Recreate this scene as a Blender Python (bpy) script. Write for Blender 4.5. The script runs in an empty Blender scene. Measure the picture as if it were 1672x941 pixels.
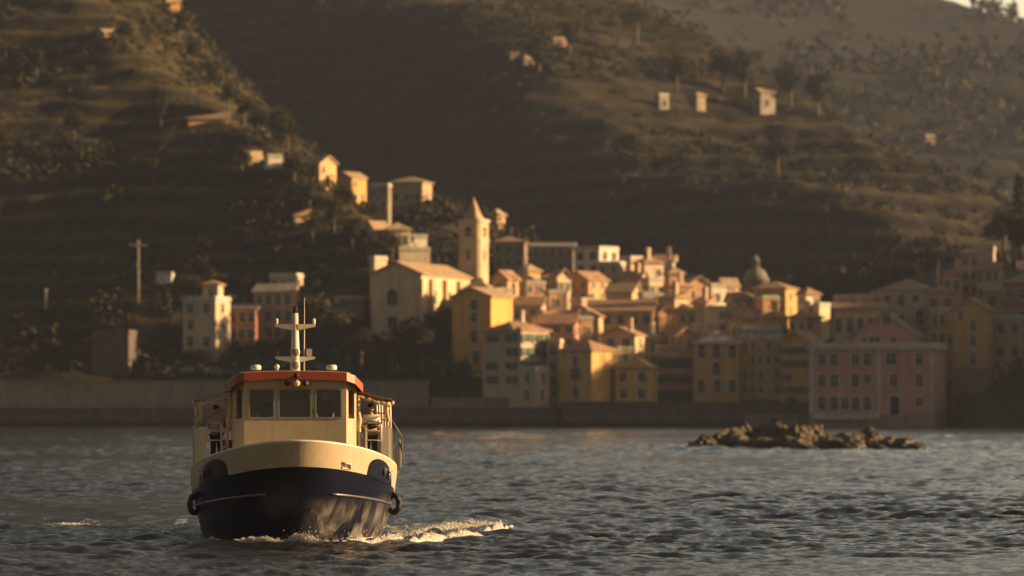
import bpy, math, random
import numpy as np
from mathutils import Vector, Matrix
random.seed(7)
RNG = np.random.default_rng(11)
R = math.radians
C = bpy.context.scene.collection
S = bpy.context.scene
FPX = 135 / 36 * 1672.0          # focal length in photograph pixels
EYE, HZ, CX = 4.0, 638.0, 836.0  # eye height, horizon row, centre column

def at(px, py, D):
    return Vector(((px - CX) / FPX * D, D, EYE + (HZ - py) / FPX * D))

# ------------------------------------------------------------------ objects
def tag(o, label=None, cat=None, group=None, kind=None):
    if label: o['label'] = label
    if cat: o['category'] = cat
    if group: o['group'] = group
    if kind: o['kind'] = kind
    return o

def empty(name, loc=(0, 0, 0), rz=0.0):
    o = bpy.data.objects.new(name, None)
    o.location = loc; o.rotation_euler = (0, 0, rz); o.empty_display_size = .2
    C.objects.link(o)
    return o

def link_mesh(name, me, parent=None):
    o = bpy.data.objects.new(name, me); C.objects.link(o)
    if parent: o.parent = parent
    return o

class MB:
    def __init__(s): s.v = []; s.f = []; s.mi = []; s.sm = []
    def add(s, vs, fs, m=0, smooth=False):
        n = len(s.v); s.v += [tuple(v) for v in vs]
        for f in fs:
            s.f.append(tuple(n + i for i in f)); s.mi.append(m); s.sm.append(smooth)
        return s
    def box(s, a, b, m=0, M=None):
        x0, y0, z0 = a; x1, y1, z1 = b
        vs = [(x0,y0,z0),(x1,y0,z0),(x1,y1,z0),(x0,y1,z0),(x0,y0,z1),(x1,y0,z1),(x1,y1,z1),(x0,y1,z1)]
        if M is not None: vs = [M @ Vector(v) for v in vs]
        return s.add(vs, [(0,3,2,1),(4,5,6,7),(0,1,5,4),(1,2,6,5),(2,3,7,6),(3,0,4,7)], m)
    def prism(s, poly, z0, z1, m=0):
        n = len(poly)
        vs = [(x, y, z0) for x, y in poly] + [(x, y, z1) for x, y in poly]
        fs = [tuple(range(n))[::-1], tuple(range(n, 2*n))] + [(i, (i+1) % n, n+(i+1) % n, n+i) for i in range(n)]
        return s.add(vs, fs, m)
    def extrude_y(s, poly, y0, y1, m=0):       # poly in (x, z)
        n = len(poly)
        vs = [(x, y0, z) for x, z in poly] + [(x, y1, z) for x, z in poly]
        fs = [tuple(range(n)), tuple(range(n, 2*n))[::-1]] + [((i+1) % n, i, n+i, n+(i+1) % n) for i in range(n)]
        return s.add(vs, fs, m)
    def extrude_x(s, poly, x0, x1, m=0):       # poly in (y, z)
        n = len(poly)
        vs = [(x0, y, z) for y, z in poly] + [(x1, y, z) for y, z in poly]
        fs = [tuple(range(n))[::-1], tuple(range(n, 2*n))] + [(i, (i+1) % n, n+(i+1) % n, n+i) for i in range(n)]
        return s.add(vs, fs, m)
    def tube(s, pts, r, seg=8, m=0, closed=False):
        pts = [Vector(p) for p in pts]; n = len(pts); vs = []; fs = []
        rs = r if isinstance(r, (list, tuple)) else [r] * n
        for i, p in enumerate(pts):
            if closed: t = pts[(i+1) % n] - pts[i-1]
            else: t = pts[min(i+1, n-1)] - pts[max(i-1, 0)]
            t.normalize()
            a = Vector((0, 0, 1)) if abs(t.z) < .9 else Vector((1, 0, 0))
            u = t.cross(a).normalized(); w = u.cross(t)
            for k in range(seg):
                q = 2*math.pi*k/seg
                vs.append(p + (u*math.cos(q) + w*math.sin(q)) * rs[i])
        for i in range(n if closed else n-1):
            j = (i+1) % n
            for k in range(seg):
                l = (k+1) % seg
                fs.append((i*seg+k, j*seg+k, j*seg+l, i*seg+l))
        if not closed:
            fs.append(tuple(range(seg))); fs.append(tuple(range((n-1)*seg, n*seg))[::-1])
        return s.add(vs, fs, m, True)
    def lathe(s, prof, seg=16, m=0, c=(0, 0, 0), M=None, smooth=True):      # prof (r, z)
        vs = []; fs = []; n = len(prof)
        for r, z in prof:
            for k in range(seg):
                q = 2*math.pi*k/seg
                v = Vector((r*math.cos(q), r*math.sin(q), z))
                if M is not None: v = M @ v
                vs.append(v + Vector(c))
        for i in range(n-1):
            for k in range(seg):
                l = (k+1) % seg
                fs.append((i*seg+k, i*seg+l, (i+1)*seg+l, (i+1)*seg+k))
        fs.append(tuple(range(seg))[::-1]); fs.append(tuple(range((n-1)*seg, n*seg)))
        return s.add(vs, fs, m, smooth)
    def sphere(s, c, r, seg=10, rings=6, m=0, sc=(1, 1, 1)):
        prof = [(max(1e-4, math.sin(math.pi*i/rings))*r, -math.cos(math.pi*i/rings)*r) for i in range(rings+1)]
        return s.lathe(prof, seg, m, c, Matrix.Diagonal(Vector(sc)))
    def mesh(s, name, mats):
        me = bpy.data.meshes.new(name); me.from_pydata(s.v, [], s.f)
        for mt in (mats if isinstance(mats, (list, tuple)) else [mats]): me.materials.append(mt)
        me.polygons.foreach_set('material_index', s.mi); me.polygons.foreach_set('use_smooth', s.sm)
        me.update(); return me
    def build(s, name, mats, parent=None): return link_mesh(name, s.mesh(name, mats), parent)

def np_mesh(name, V, F, mat, smooth=False):
    """V (n,3), F (m,k) arrays of equal-sized faces"""
    me = bpy.data.meshes.new(name); m, k = F.shape
    me.vertices.add(len(V)); me.vertices.foreach_set('co', np.ascontiguousarray(V, np.float32).ravel())
    me.loops.add(m*k); me.loops.foreach_set('vertex_index', np.ascontiguousarray(F, np.int32).ravel())
    me.polygons.add(m)
    me.polygons.foreach_set('loop_start', np.arange(0, m*k, k, dtype=np.int32))
    me.polygons.foreach_set('loop_total', np.full(m, k, np.int32))
    me.polygons.foreach_set('use_smooth', np.full(m, smooth, bool))
    me.materials.append(mat); me.update(calc_edges=True)
    return me

def grid_faces(ny, nx):
    i = np.arange(ny*nx).reshape(ny, nx)
    return np.stack([i[:-1, :-1], i[:-1, 1:], i[1:, 1:], i[1:, :-1]], -1).reshape(-1, 4)

# ------------------------------------------------------------------ noise
def vnoise(x, y, seed=0):
    xi = np.floor(x).astype(np.int64); yi = np.floor(y).astype(np.int64)
    fx = x - xi; fy = y - yi
    fx = fx*fx*(3-2*fx); fy = fy*fy*(3-2*fy)
    def h(a, b):
        n = (a*374761393 + b*668265263 + seed*974634541) & 0xffffffff
        n = ((n ^ (n >> 13)) * 1274126177) & 0xffffffff
        n = n ^ (n >> 16)
        return (n & 0xffff) / 65535.0 * 2 - 1
    return (h(xi, yi)*(1-fx) + h(xi+1, yi)*fx)*(1-fy) + (h(xi, yi+1)*(1-fx) + h(xi+1, yi+1)*fx)*fy

def fbm(x, y, sc, octv=4, seed=0):
    x = np.asarray(x, float)/sc; y = np.asarray(y, float)/sc; a = 1.0; t = 0
    for o in range(octv):
        t = t + a*vnoise(x + 17.3*o, y - 9.1*o, seed+o); x = x*2.03; y = y*2.03; a *= .5
    return t

def smin(a, b, k):
    h = np.clip(.5 + .5*(b-a)/k, 0, 1)
    return b*(1-h) + a*h - k*h*(1-h)
def sstep(a, b, x):
    t = np.clip((np.asarray(x, float)-a)/(b-a), 0, 1); return t*t*(3-2*t)

# ------------------------------------------------------------------ materials
MATS = {}
def nodes(name):
    m = bpy.data.materials.new(name); m.use_nodes = True
    nt = m.node_tree; return m, nt, nt.nodes['Principled BSDF']
def N(nt, t, **kw):
    n = nt.nodes.new(t)
    for k, v in kw.items():
        if k in n.inputs: n.inputs[k].default_value = v
        else: setattr(n, k, v)
    return n
def ramp(nt, fac, stops):
    r = nt.nodes.new('ShaderNodeValToRGB'); e = r.color_ramp.elements
    while len(e) < len(stops): e.new(.5)
    for i, (p, c) in enumerate(stops):
        e[i].position = p; e[i].color = (*c, 1)
    nt.links.new(fac, r.inputs[0]); return r.outputs[0]

def mat(name, col, rough=.6, var=.18, scale=3.0, metal=0.0, bump=0.0, spec=.4, stretch=(1, 1, 1), coat=0.0):
    if name in MATS: return MATS[name]
    m, nt, b = nodes(name)
    tc = N(nt, 'ShaderNodeTexCoord'); mp = N(nt, 'ShaderNodeMapping'); mp.inputs['Scale'].default_value = stretch
    nt.links.new(tc.outputs['Object'], mp.inputs[0])
    nz = N(nt, 'ShaderNodeTexNoise', Scale=scale, Detail=5.0, Roughness=.62); nt.links.new(mp.outputs[0], nz.inputs['Vector'])
    lo = tuple(c*(1-var) for c in col); hi = tuple(min(1, c*(1+var)) for c in col)
    nt.links.new(ramp(nt, nz.outputs[0], [(.3, lo), (.7, hi)]), b.inputs['Base Color'])
    b.inputs['Roughness'].default_value = rough; b.inputs['Metallic'].default_value = metal
    b.inputs['Specular IOR Level'].default_value = spec; b.inputs['Coat Weight'].default_value = coat
    if bump:
        bp = N(nt, 'ShaderNodeBump', Strength=bump, Distance=.05); nt.links.new(nz.outputs[0], bp.inputs['Height'])
        nt.links.new(bp.outputs[0], b.inputs['Normal'])
    MATS[name] = m; return m

def stucco(name, col):
    """weathered painted render: blotches plus vertical rain streaks"""
    k = 'stucco_' + name
    if k in MATS: return MATS[k]
    m, nt, b = nodes(k)
    tc = N(nt, 'ShaderNodeTexCoord')
    n1 = N(nt, 'ShaderNodeTexNoise', Scale=.55, Detail=6.0, Roughness=.65); nt.links.new(tc.outputs['Object'], n1.inputs['Vector'])
    mp = N(nt, 'ShaderNodeMapping'); mp.inputs['Scale'].default_value = (1.7, 1.7, .13)
    nt.links.new(tc.outputs['Object'], mp.inputs[0])
    n2 = N(nt, 'ShaderNodeTexNoise', Scale=1.0, Detail=4.0, Roughness=.6); nt.links.new(mp.outputs[0], n2.inputs['Vector'])
    c1 = ramp(nt, n1.outputs[0], [(.3, tuple(c*.78 for c in col)), (.55, col), (.75, tuple(min(1, c*1.12+.01) for c in col))])
    g = sum(col)/3
    c2 = ramp(nt, n2.outputs[0], [(.30, (.55, .52, .5)), (.52, (1, 1, 1))])
    mx = N(nt, 'ShaderNodeMix', data_type='RGBA', blend_type='MULTIPLY'); mx.inputs[0].default_value = .6
    nt.links.new(c1, mx.inputs[6]); nt.links.new(c2, mx.inputs[7])
    nt.links.new(mx.outputs[2], b.inputs['Base Color'])
    b.inputs['Roughness'].default_value = .9; b.inputs['Specular IOR Level'].default_value = .2
    MATS[k] = m; return m

def roofmat(name, col):
    k = 'roof_' + name
    if k in MATS: return MATS[k]
    m, nt, b = nodes(k)
    tc = N(nt, 'ShaderNodeTexCoord')
    n1 = N(nt, 'ShaderNodeTexNoise', Scale=1.3, Detail=6.0, Roughness=.7); nt.links.new(tc.outputs['Object'], n1.inputs['Vector'])
    w = N(nt, 'ShaderNodeTexWave', Scale=1.6, Distortion=1.0, wave_type='BANDS', bands_direction='DIAGONAL'); nt.links.new(tc.outputs['Object'], w.inputs['Vector'])
    nt.links.new(ramp(nt, n1.outputs[0], [(.28, tuple(c*.55 for c in col)), (.5, col), (.72, tuple(c*1.4 for c in col))]), b.inputs['Base Color'])
    bp = N(nt, 'ShaderNodeBump', Strength=.5, Distance=.05); nt.links.new(w.outputs[0], bp.inputs['Height']); nt.links.new(bp.outputs[0], b.inputs['Normal'])
    b.inputs['Roughness'].default_value = .9; b.inputs['Specular IOR Level'].default_value = .2
    MATS[k] = m; return m

def terrain_mat(name, grass, grass2, soil, wall, sc=.12):
    m, nt, b = nodes(name)
    g = N(nt, 'ShaderNodeNewGeometry'); sx = N(nt, 'ShaderNodeSeparateXYZ'); nt.links.new(g.outputs['True Normal'], sx.inputs[0])
    tc = N(nt, 'ShaderNodeTexCoord')
    n1 = N(nt, 'ShaderNodeTexNoise', Scale=sc, Detail=8.0, Roughness=.68); nt.links.new(tc.outputs['Object'], n1.inputs['Vector'])
    n2 = N(nt, 'ShaderNodeTexNoise', Scale=sc*9, Detail=4.0, Roughness=.7); nt.links.new(tc.outputs['Object'], n2.inputs['Vector'])
    cg = ramp(nt, n1.outputs[0], [(.35, grass), (.52, grass2), (.66, soil)])
    cw = ramp(nt, n2.outputs[0], [(.35, tuple(c*.5 for c in wall)), (.65, wall)])
    f = N(nt, 'ShaderNodeMapRange'); f.inputs[1].default_value = .5; f.inputs[2].default_value = .72
    nt.links.new(sx.outputs[2], f.inputs[0])
    mx = N(nt, 'ShaderNodeMix', data_type='RGBA'); nt.links.new(f.outputs[0], mx.inputs[0])
    nt.links.new(cw, mx.inputs[6]); nt.links.new(cg, mx.inputs[7])
    wa = N(nt, 'ShaderNodeAttribute', attribute_name='wall'); mw = N(nt, 'ShaderNodeMix', data_type='RGBA'); nt.links.new(wa.outputs['Fac'], mw.inputs[0])
    nt.links.new(mx.outputs[2], mw.inputs[6]); mw.inputs[7].default_value = (wall[0]*.18, wall[1]*.18, wall[2]*.18, 1); mx = mw  # wall stone darkened so the colour includes its shadow
    m2 = N(nt, 'ShaderNodeMix', data_type='RGBA', blend_type='MULTIPLY'); m2.inputs[0].default_value = .7
    v = ramp(nt, n2.outputs[0], [(.3, (.45, .45, .45)), (.65, (1.15, 1.15, 1.1))])
    nt.links.new(mx.outputs[2], m2.inputs[6]); nt.links.new(v, m2.inputs[7])
    nt.links.new(m2.outputs[2], b.inputs['Base Color'])
    b.inputs['Roughness'].default_value = .95; b.inputs['Specular IOR Level'].default_value = .1
    return m

def leafmat(name, c1, c2, c3, sc=.5):
    if name in MATS: return MATS[name]
    m, nt, b = nodes(name)
    tc = N(nt, 'ShaderNodeTexCoord')
    n1 = N(nt, 'ShaderNodeTexNoise', Scale=sc, Detail=3.0); nt.links.new(tc.outputs['Object'], n1.inputs['Vector'])
    nt.links.new(ramp(nt, n1.outputs[0], [(.3, c1), (.5, c2), (.7, c3)]), b.inputs['Base Color'])
    b.inputs['Roughness'].default_value = .8; b.inputs['Specular IOR Level'].default_value = .15
    MATS[name] = m; return m

# ------------------------------------------------------------------ render, world, sun, camera
EL, AZ_FRONT = 14.0, -1.0
S.render.engine = 'CYCLES'
S.cycles.use_denoising = True
S.cycles.max_bounces = 6; S.cycles.diffuse_bounces = 3; S.cycles.glossy_bounces = 3
S.cycles.transmission_bounces = 4; S.cycles.volume_bounces = 1; S.cycles.transparent_max_bounces = 12
S.cycles.sample_clamp_indirect = 4.0
S.view_settings.view_transform = 'Standard'; S.view_settings.look = 'None'; S.view_settings.gamma = 1
S.view_settings.exposure = 1.5
S.render.resolution_x, S.render.resolution_y = 1024, 576
w = bpy.data.worlds.new('World'); S.world = w; w.use_nodes = True
wn = w.node_tree
sky = wn.nodes.new('ShaderNodeTexSky'); sky.sky_type = 'NISHITA'; sky.sun_disc = False
sky.sun_elevation = R(EL); sky.sun_rotation = R(90 + AZ_FRONT); sky.dust_density = 1.2; sky.air_density = 1.0
tint = wn.nodes.new('ShaderNodeMix'); tint.data_type = 'RGBA'; tint.blend_type = 'MULTIPLY'; tint.inputs[0].default_value = 1
tint.inputs[7].default_value = (1.0, .715, .49, 1)
wn.links.new(sky.outputs[0], tint.inputs[6])
# evening sky reshaped by direction: glow lobe added front right, dimmed everywhere else
wtc = wn.nodes.new('ShaderNodeTexCoord'); wdot = wn.nodes.new('ShaderNodeVectorMath'); wdot.operation = 'DOT_PRODUCT'; wdot.inputs[1].default_value = (.42, .89, .17)
wn.links.new(wtc.outputs['Generated'], wdot.inputs[0])
wmr = wn.nodes.new('ShaderNodeMapRange'); wmr.interpolation_type = 'SMOOTHSTEP'; wmr.inputs[1].default_value = .78; wmr.inputs[2].default_value = .985; wmr.inputs[3].default_value = .78; wmr.inputs[4].default_value = 2.8
wn.links.new(wdot.outputs['Value'], wmr.inputs[0])
wmx = wn.nodes.new('ShaderNodeMix'); wmx.data_type = 'RGBA'; wmx.blend_type = 'MULTIPLY'; wmx.inputs[0].default_value = 1
wn.links.new(tint.outputs[2], wmx.inputs[6]); wn.links.new(wmr.outputs[0], wmx.inputs[7]); wn.links.new(wmx.outputs[2], wn.nodes['Background'].inputs[0])
wn.nodes['Background'].inputs[1].default_value = .05
sl = bpy.data.lights.new('sun', 'SUN'); sl.energy = 5.0; sl.angle = R(.6); sl.color = (1.0, .65, .32)
so = bpy.data.objects.new('sun', sl); C.objects.link(so)
sd = Vector((math.cos(R(EL))*math.cos(R(-AZ_FRONT)), math.cos(R(EL))*math.sin(R(-AZ_FRONT)), math.sin(R(EL))))
so.rotation_euler = sd.to_track_quat('Z', 'Y').to_euler(); so.location = sd*300
cd = bpy.data.cameras.new('camera'); cam = bpy.data.objects.new('camera', cd); C.objects.link(cam); S.camera = cam
cam.location = (0, 0, EYE); cam.rotation_euler = (R(90), 0, 0)
cd.lens = 135; cd.sensor_width = 36; cd.shift_y = (HZ - 470.5)/1672; cd.clip_start = .5; cd.clip_end = 6000
cd.dof.use_dof = True; cd.dof.focus_distance = 100.5; cd.dof.aperture_fstop = .95

# ------------------------------------------------------------------ sea
def seamat():
    m, nt, b = nodes('sea_water')
    b.inputs['Base Color'].default_value = (.012, .02, .024, 1)
    b.inputs['IOR'].default_value = 1.33; b.inputs['Specular IOR Level'].default_value = .5
    tc = N(nt, 'ShaderNodeTexCoord')
    mp = N(nt, 'ShaderNodeMapping'); mp.inputs['Scale'].default_value = (1.0, .8, 1); nt.links.new(tc.outputs['Object'], mp.inputs[0])
    n1 = N(nt, 'ShaderNodeTexNoise', Scale=4.5, Detail=6.0, Roughness=.7); nt.links.new(mp.outputs[0], n1.inputs['Vector'])
    bp = N(nt, 'ShaderNodeBump', Strength=.8, Distance=.07); nt.links.new(n1.outputs[0], bp.inputs['Height'])
    nt.links.new(bp.outputs[0], b.inputs['Normal'])
    at_ = N(nt, 'ShaderNodeAttribute', attribute_name='foam')
    n2 = N(nt, 'ShaderNodeTexNoise', Scale=4.2, Detail=8.0, Roughness=.78)
    mp2 = N(nt, 'ShaderNodeMapping'); mp2.inputs['Scale'].default_value = (1.0, .45, 1); nt.links.new(tc.outputs['Object'], mp2.inputs[0])
    nt.links.new(mp2.outputs[0], n2.inputs['Vector'])
    ad = N(nt, 'ShaderNodeMath', operation='ADD'); nt.links.new(at_.outputs['Fac'], ad.inputs[0]); nt.links.new(n2.outputs[0], ad.inputs[1])
    fr = N(nt, 'ShaderNodeMapRange'); fr.inputs[1].default_value = 1.0; fr.inputs[2].default_value = 1.22; nt.links.new(ad.outputs[0], fr.inputs[0])
    mx = N(nt, 'ShaderNodeMix', data_type='RGBA'); mx.inputs[6].default_value = (.012, .013, .013, 1); mx.inputs[7].default_value = (.62, .62, .6, 1)
    nt.links.new(fr.outputs[0], mx.inputs[0]); nt.links.new(mx.outputs[2], b.inputs['Base Color'])
    rr = N(nt, 'ShaderNodeMapRange'); rr.inputs[3].default_value = .09; rr.inputs[4].default_value = .75; nt.links.new(fr.outputs[0], rr.inputs[0])
    nt.links.new(rr.outputs[0], b.inputs['Roughness'])
    return m

BOAT = Vector((-5.95, 104.4, 0)); BROT = R(5.0)
def seg_dist(X, Y, a, b):
    dx, dy = b[0]-a[0], b[1]-a[1]; L = math.hypot(dx, dy)
    t = np.clip(((X-a[0])*dx + (Y-a[1])*dy)/(L*L), 0, 1)
    sgn = ((X-a[0])*-dy + (Y-a[1])*dx)/L
    return np.hypot(X-a[0]-t*dx, Y-a[1]-t*dy), t, sgn

WAVES = []
_r = random.Random(5)
for i in range(110):
    lam = .28 * (6.5/.28) ** ((i + _r.random())/110)
    th = _r.gauss(R(-96), R(30)); k = 2*math.pi/lam
    slope = .046 * (1.0 if lam < 1.0 else (1.0/lam)**.95)
    WAVES.append((lam, k*math.cos(th), k*math.sin(th), slope/k, _r.random()*6.283))
ARMS = [((-3.1, 98.9), (0.15, 110.5), .14, .35, 1), ((0.15, 110.5), (12, 150), .08, 1.0, 0), ((-5.2, 101.0), (-13.5, 117.0), .12, .5, 2), ((-13.5, 117), (-34, 165), .07, 1.0, 0),
        ((-3.0, 110), (6.5, 150), .12, .8, 0), ((6.5, 150), (15, 190), .09, 1.2, 0), ((-9, 112), (-18, 140), .10, .8, 3), ((-1.5, 108.0), (3, 112.5), .05, .5, 0)]
def sea_surface(X, Y, dy):
    Z = np.zeros_like(X)
    for lam, kx, ky, a, ph in WAVES:
        fade = np.clip((lam - 1.6*dy)/(1.6*dy + 1e-6), 0, 1)
        s = np.sin(kx*X + ky*Y + ph)
        Z += a*fade*(s + .25*(1-s*s)*0 + .35*np.maximum(s, 0)**2)
    Z *= .75 + .55*fbm(X, Y, 14, 2, 77)
    for a, b, amp, wd, _ in ARMS:
        d, t, sg = seg_dist(X, Y, a, b)
        e = np.minimum(t, 1-t); Z += amp*np.exp(-(d/wd)**2)*(.65 + .5*vnoise(X*1.1, Y*.6, 3))
        Z -= .4*amp*np.exp(-((d-1.6*wd)/wd)**2)
    return Z

def build_sea():
    ys = [40.0]
    while ys[-1] < 1900: ys.append(ys[-1] + (max(.12, ys[-1]*.0014) if ys[-1] > 78 else .9) * (1 if ys[-1] < 200 else (ys[-1]/200)**1.2))
    ys = np.array(ys)
    t = np.concatenate([np.tan(np.linspace(-R(62), -R(12.5), 60))[:-1], np.linspace(-math.tan(R(12.5)), math.tan(R(12.5)), 1040), np.tan(np.linspace(R(12.5), R(62), 60))[1:]])
    X = np.clip(np.outer(ys, t), -840, 840); Y = np.repeat(ys[:, None], len(t), 1)
    X = X + np.linspace(-.01, .01, len(t))[None, :]
    dy = np.gradient(ys)[:, None] + 0*X
    dxx = np.abs(np.gradient(t))[None, :]*Y
    Z = sea_surface(X, Y, np.maximum(dy*.7, dxx)) 
    # foam
    wx = (X-BOAT.x)*math.cos(-BROT) - (Y-BOAT.y)*math.sin(-BROT); wy = (X-BOAT.x)*math.sin(-BROT) + (Y-BOAT.y)*math.cos(-BROT)
    foam = np.zeros_like(X)
    d, tt, sg = seg_dist(X, Y, *ARMS[0][:2]); foam = np.maximum(foam, .46*np.exp(-(d/.8)**2)*(1-.1*tt))
    d, tt, sg = seg_dist(X, Y, *ARMS[2][:2]); foam = np.maximum(foam, .55*np.exp(-(d/.6)**2)*(1-.35*tt))
    d, tt, sg = seg_dist(X, Y, (-9.4, 108), (-19, 128)); foam = np.maximum(foam, .50*np.exp(-(d/1.4)**2)*(1-.2*tt))
    d, tt, sg = seg_dist(X, Y, (-9.6, 112), (-24, 136)); foam = np.maximum(foam, .5*np.exp(-(d/2.6)**2)*(1-.2*tt))
    d, tt, sg = seg_dist(X, Y, (-3.0, 106), (-1.4, 122)); foam = np.maximum(foam, .52*np.exp(-(d/1.7)**2)*(1-.1*tt))
    foam = np.maximum(foam, .44*np.exp(-((Y-(118-.25*(X+14)))/3.0)**2)*sstep(-17, -13.5, X)*(1-sstep(-10, -8, X)))
    foam = np.maximum(foam, .46*np.exp(-((Y-(128-.1*(X+14)))/2.0)**2)*sstep(-18, -14, X)*(1-sstep(-9, -7.5, X)))
    hull = np.hypot(wx/3.2, np.where(wy < 0, wy/6.0, np.maximum(wy-9, 0)/6.0)); foam = np.maximum(foam, .60*np.exp(-((hull-.95)/.16)**2))
    foam = np.maximum(foam, .6*np.exp(-(wx/3.2)**2)*sstep(6, 10, wy)*(1-sstep(24, 55, wy)))
    for (rx, ry, ra) in ((12.2, 262, 2.2), (18.0, 258, 3.2), (25.0, 256, 3.0), (21, 252, 2.2), (28, 259, 2.0)):
        foam = np.maximum(foam, .56*np.exp(-(((X-rx)/ra)**2 + ((Y-ry)/6.0)**2)))
    foam = np.maximum(foam, .42*np.exp(-((Y-427.4)/1.6)**2)*(.5+.5*vnoise(X/9, Y*0, 4)))
    foam = np.maximum(foam, .34*sstep(.55, .9, fbm(X/1.6, Y/3.4, 2.0, 3, 21)))
    V = np.stack([X, Y, Z], -1).reshape(-1, 3)
    me = np_mesh('sea', V, grid_faces(*X.shape), seamat(), True)
    a = me.attributes.new('foam', 'FLOAT', 'POINT'); a.data.foreach_set('value', foam.astype(np.float32).ravel())
    tag(link_mesh('sea', me), kind='structure')
build_sea()

# ------------------------------------------------------------------ terrain
def plane(p, n): return lambda x, y: p[2] - (n[0]*(x-p[0]) + n[1]*(y-p[1]))/n[2]
def terrace(z, step, n, mask):
    zz = z + n; k = np.floor(zz/step); f = zz/step - k
    r = np.clip((f-.42)/.58, 0, 1); t = (k + .12*f + .88*r)*step - n
    return z*(1-mask) + t*mask

_l1 = plane((-59.8, 590, 64), (-.19, -.397, .86)); _l2 = plane((-59.8, 590, 64), (.549, -.11, .829)); _l3 = plane((-57.3, 640, 69), (.75, .0175, .66))
def left_hill(x, y, phase=False):
    x = np.asarray(x, float); y = np.asarray(y, float)
    z = smin(smin(_l1(x, y), _l2(x, y), 5.0), _l3(x, y), 3.0)
    z = z + 2.4*fbm(x, y, 26, 4, 3) + 3.2*fbm(x+.3*y, y*.5, 60, 2, 9)
    m = sstep(-.35, .15, fbm(x, y, 40, 2, 12))
    n = .9*fbm(x, y, 26, 2, 5)
    if phase: return ((z+n)/3.0) % 1.0, .75+.25*m
    z = terrace(z, 3.0, n, .7+.3*m)
    base = 4.9 + .10*(y-436) + 1.2*fbm(x, y, 14, 3, 8)
    base = np.where(y < 436, 4.4, base)
    z = np.maximum(z, np.where(x < -14, base, base - (x+14)*.8))
    return np.maximum(z, -2)
_m1 = plane((-23.7, 800, 85), (-.35, -.39, .85)); _m2 = plane((-23.7, 800, 85), (.19, -.19, .96)); _m3 = plane((22, 900, 95.6), (.8, .066, .55))
def middle_hill(x, y, phase=False):
    x = np.asarray(x, float); y = np.asarray(y, float)
    z = smin(smin(_m1(x, y), _m2(x, y), 7.0), _m3(x, y), 6.0)
    z = z + 4.2*fbm(x, y, 48, 5, 31) + 4.0*fbm(x, y*.6, 95, 2, 33)
    m = sstep(-.3, .2, fbm(x, y, 60, 2, 36))
    n = 1.2*fbm(x, y, 34, 2, 35)
    if phase: return ((z+n)/4.2) % 1.0, .25+.75*m
    return terrace(z, 4.2, n, .35+.6*m)
def mountain(x, y):
    x = np.asarray(x, float); y = np.asarray(y, float)
    z = smin(np.minimum(20 + (.19 + .12*sstep(120, -160, x))*(y-750), 238), 148.5 - 1.1*(x-168), 5)
    return z + (8*(1-sstep(1000, 1230, y))+.6)*fbm(x, y, 130, 5, 51) * sstep(700, 900, y) + (3.0 - 2.4*sstep(1050, 1250, y))*fbm(x+y*.2, y*.4, 40, 3, 55)
def village_slope(x, y):
    x = np.asarray(x, float); y = np.asarray(y, float)
    z = 2.5 + 18*(1-np.exp(-np.maximum(y-433, 0)*.2/18)) + .35*np.maximum(0, x-38)*sstep(432, 450, y) + .5*fbm(x, y, 9, 3, 61)*sstep(436, 446, y)
    z = z + 3.4*sstep(3, -12, x)*sstep(437, 449, y)
    z = z + 12*np.exp(-((x+8)/18)**2 - ((y-572)/24)**2)
    return np.where(y > 585, z - (y-585)*.4, z)
def _hc(y): return np.interp(y, [430, 446, 452, 468, 476, 640], [24, 25, 29, 28, 20, 18])
def headland(x, y):
    x = np.asarray(x, float); y = np.asarray(y, float)
    t = np.clip((x-46)/39, 0, 1.6)
    z = _hc(y)*np.minimum(t, 1)**1.25 + .10*np.maximum(x-85, 0)
    z = z*sstep(402, 413, y + 3*fbm(x, y, 12, 2, 70)) * (1 - sstep(560, 640, y)) + 1.3*fbm(x, y, 11, 4, 71)*sstep(46, 56, x)
    return z - 4*sstep(50, 46, x)
def make_terrain(name, fn, x0, x1, y0, y1, dx, dy, mt):
    xs = np.arange(x0, x1+dx, dx); ys = np.arange(y0, y1+dy, dy)
    X, Y = np.meshgrid(xs, ys); Z = fn(X, Y)
    Z[0, :] = -1.5 
    me = np_mesh(name, np.stack([X, Y, Z], -1).reshape(-1, 3), grid_faces(*X.shape), mt, False)
    if fn in (left_hill, middle_hill):          # dry stone terrace walls, with their shadow darkened into the band
        f, w_ = fn(X, Y, True); band = w_*sstep(.50, .60, f)*(1-sstep(.80, .92, f))
        a = me.attributes.new('wall', 'FLOAT', 'POINT'); a.data.foreach_set('value', band.ravel().astype(np.float32))
    o = link_mesh(name, me)
    return tag(o, kind='structure')
T_near = terrain_mat('terraced_slope', (.026, .025, .010), (.052, .044, .016), (.088, .062, .027), (.06, .045, .03))
T_mid = terrain_mat('middle_slope', (.020, .019, .010), (.036, .030, .014), (.052, .038, .02), (.04, .033, .024), .05)
T_far = terrain_mat('mountain_slope', (.017, .018, .010), (.024, .022, .013), (.032, .027, .017), (.03, .026, .02), .02)
T_vil = terrain_mat('village_ground', (.03, .03, .015), (.05, .045, .03), (.08, .065, .045), (.09, .075, .055), .3)
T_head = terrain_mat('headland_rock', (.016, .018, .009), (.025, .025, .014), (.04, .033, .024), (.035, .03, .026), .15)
make_terrain('left_hill', left_hill, -300, 34, 434.5, 900, 1.0, .9, T_near)
make_terrain('middle_hill', middle_hill, -190, 170, 575, 1010, 1.3, 1.3, T_mid)
make_terrain('mountain', mountain, -420, 520, 690, 1800, 5, 5, T_far)
make_terrain('village_slope', village_slope, -30, 64, 433.2, 620, 1.0, 1.0, T_vil)
make_terrain('headland', headland, 44, 330, 398, 660, 1.2, 1.2, T_head)

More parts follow.
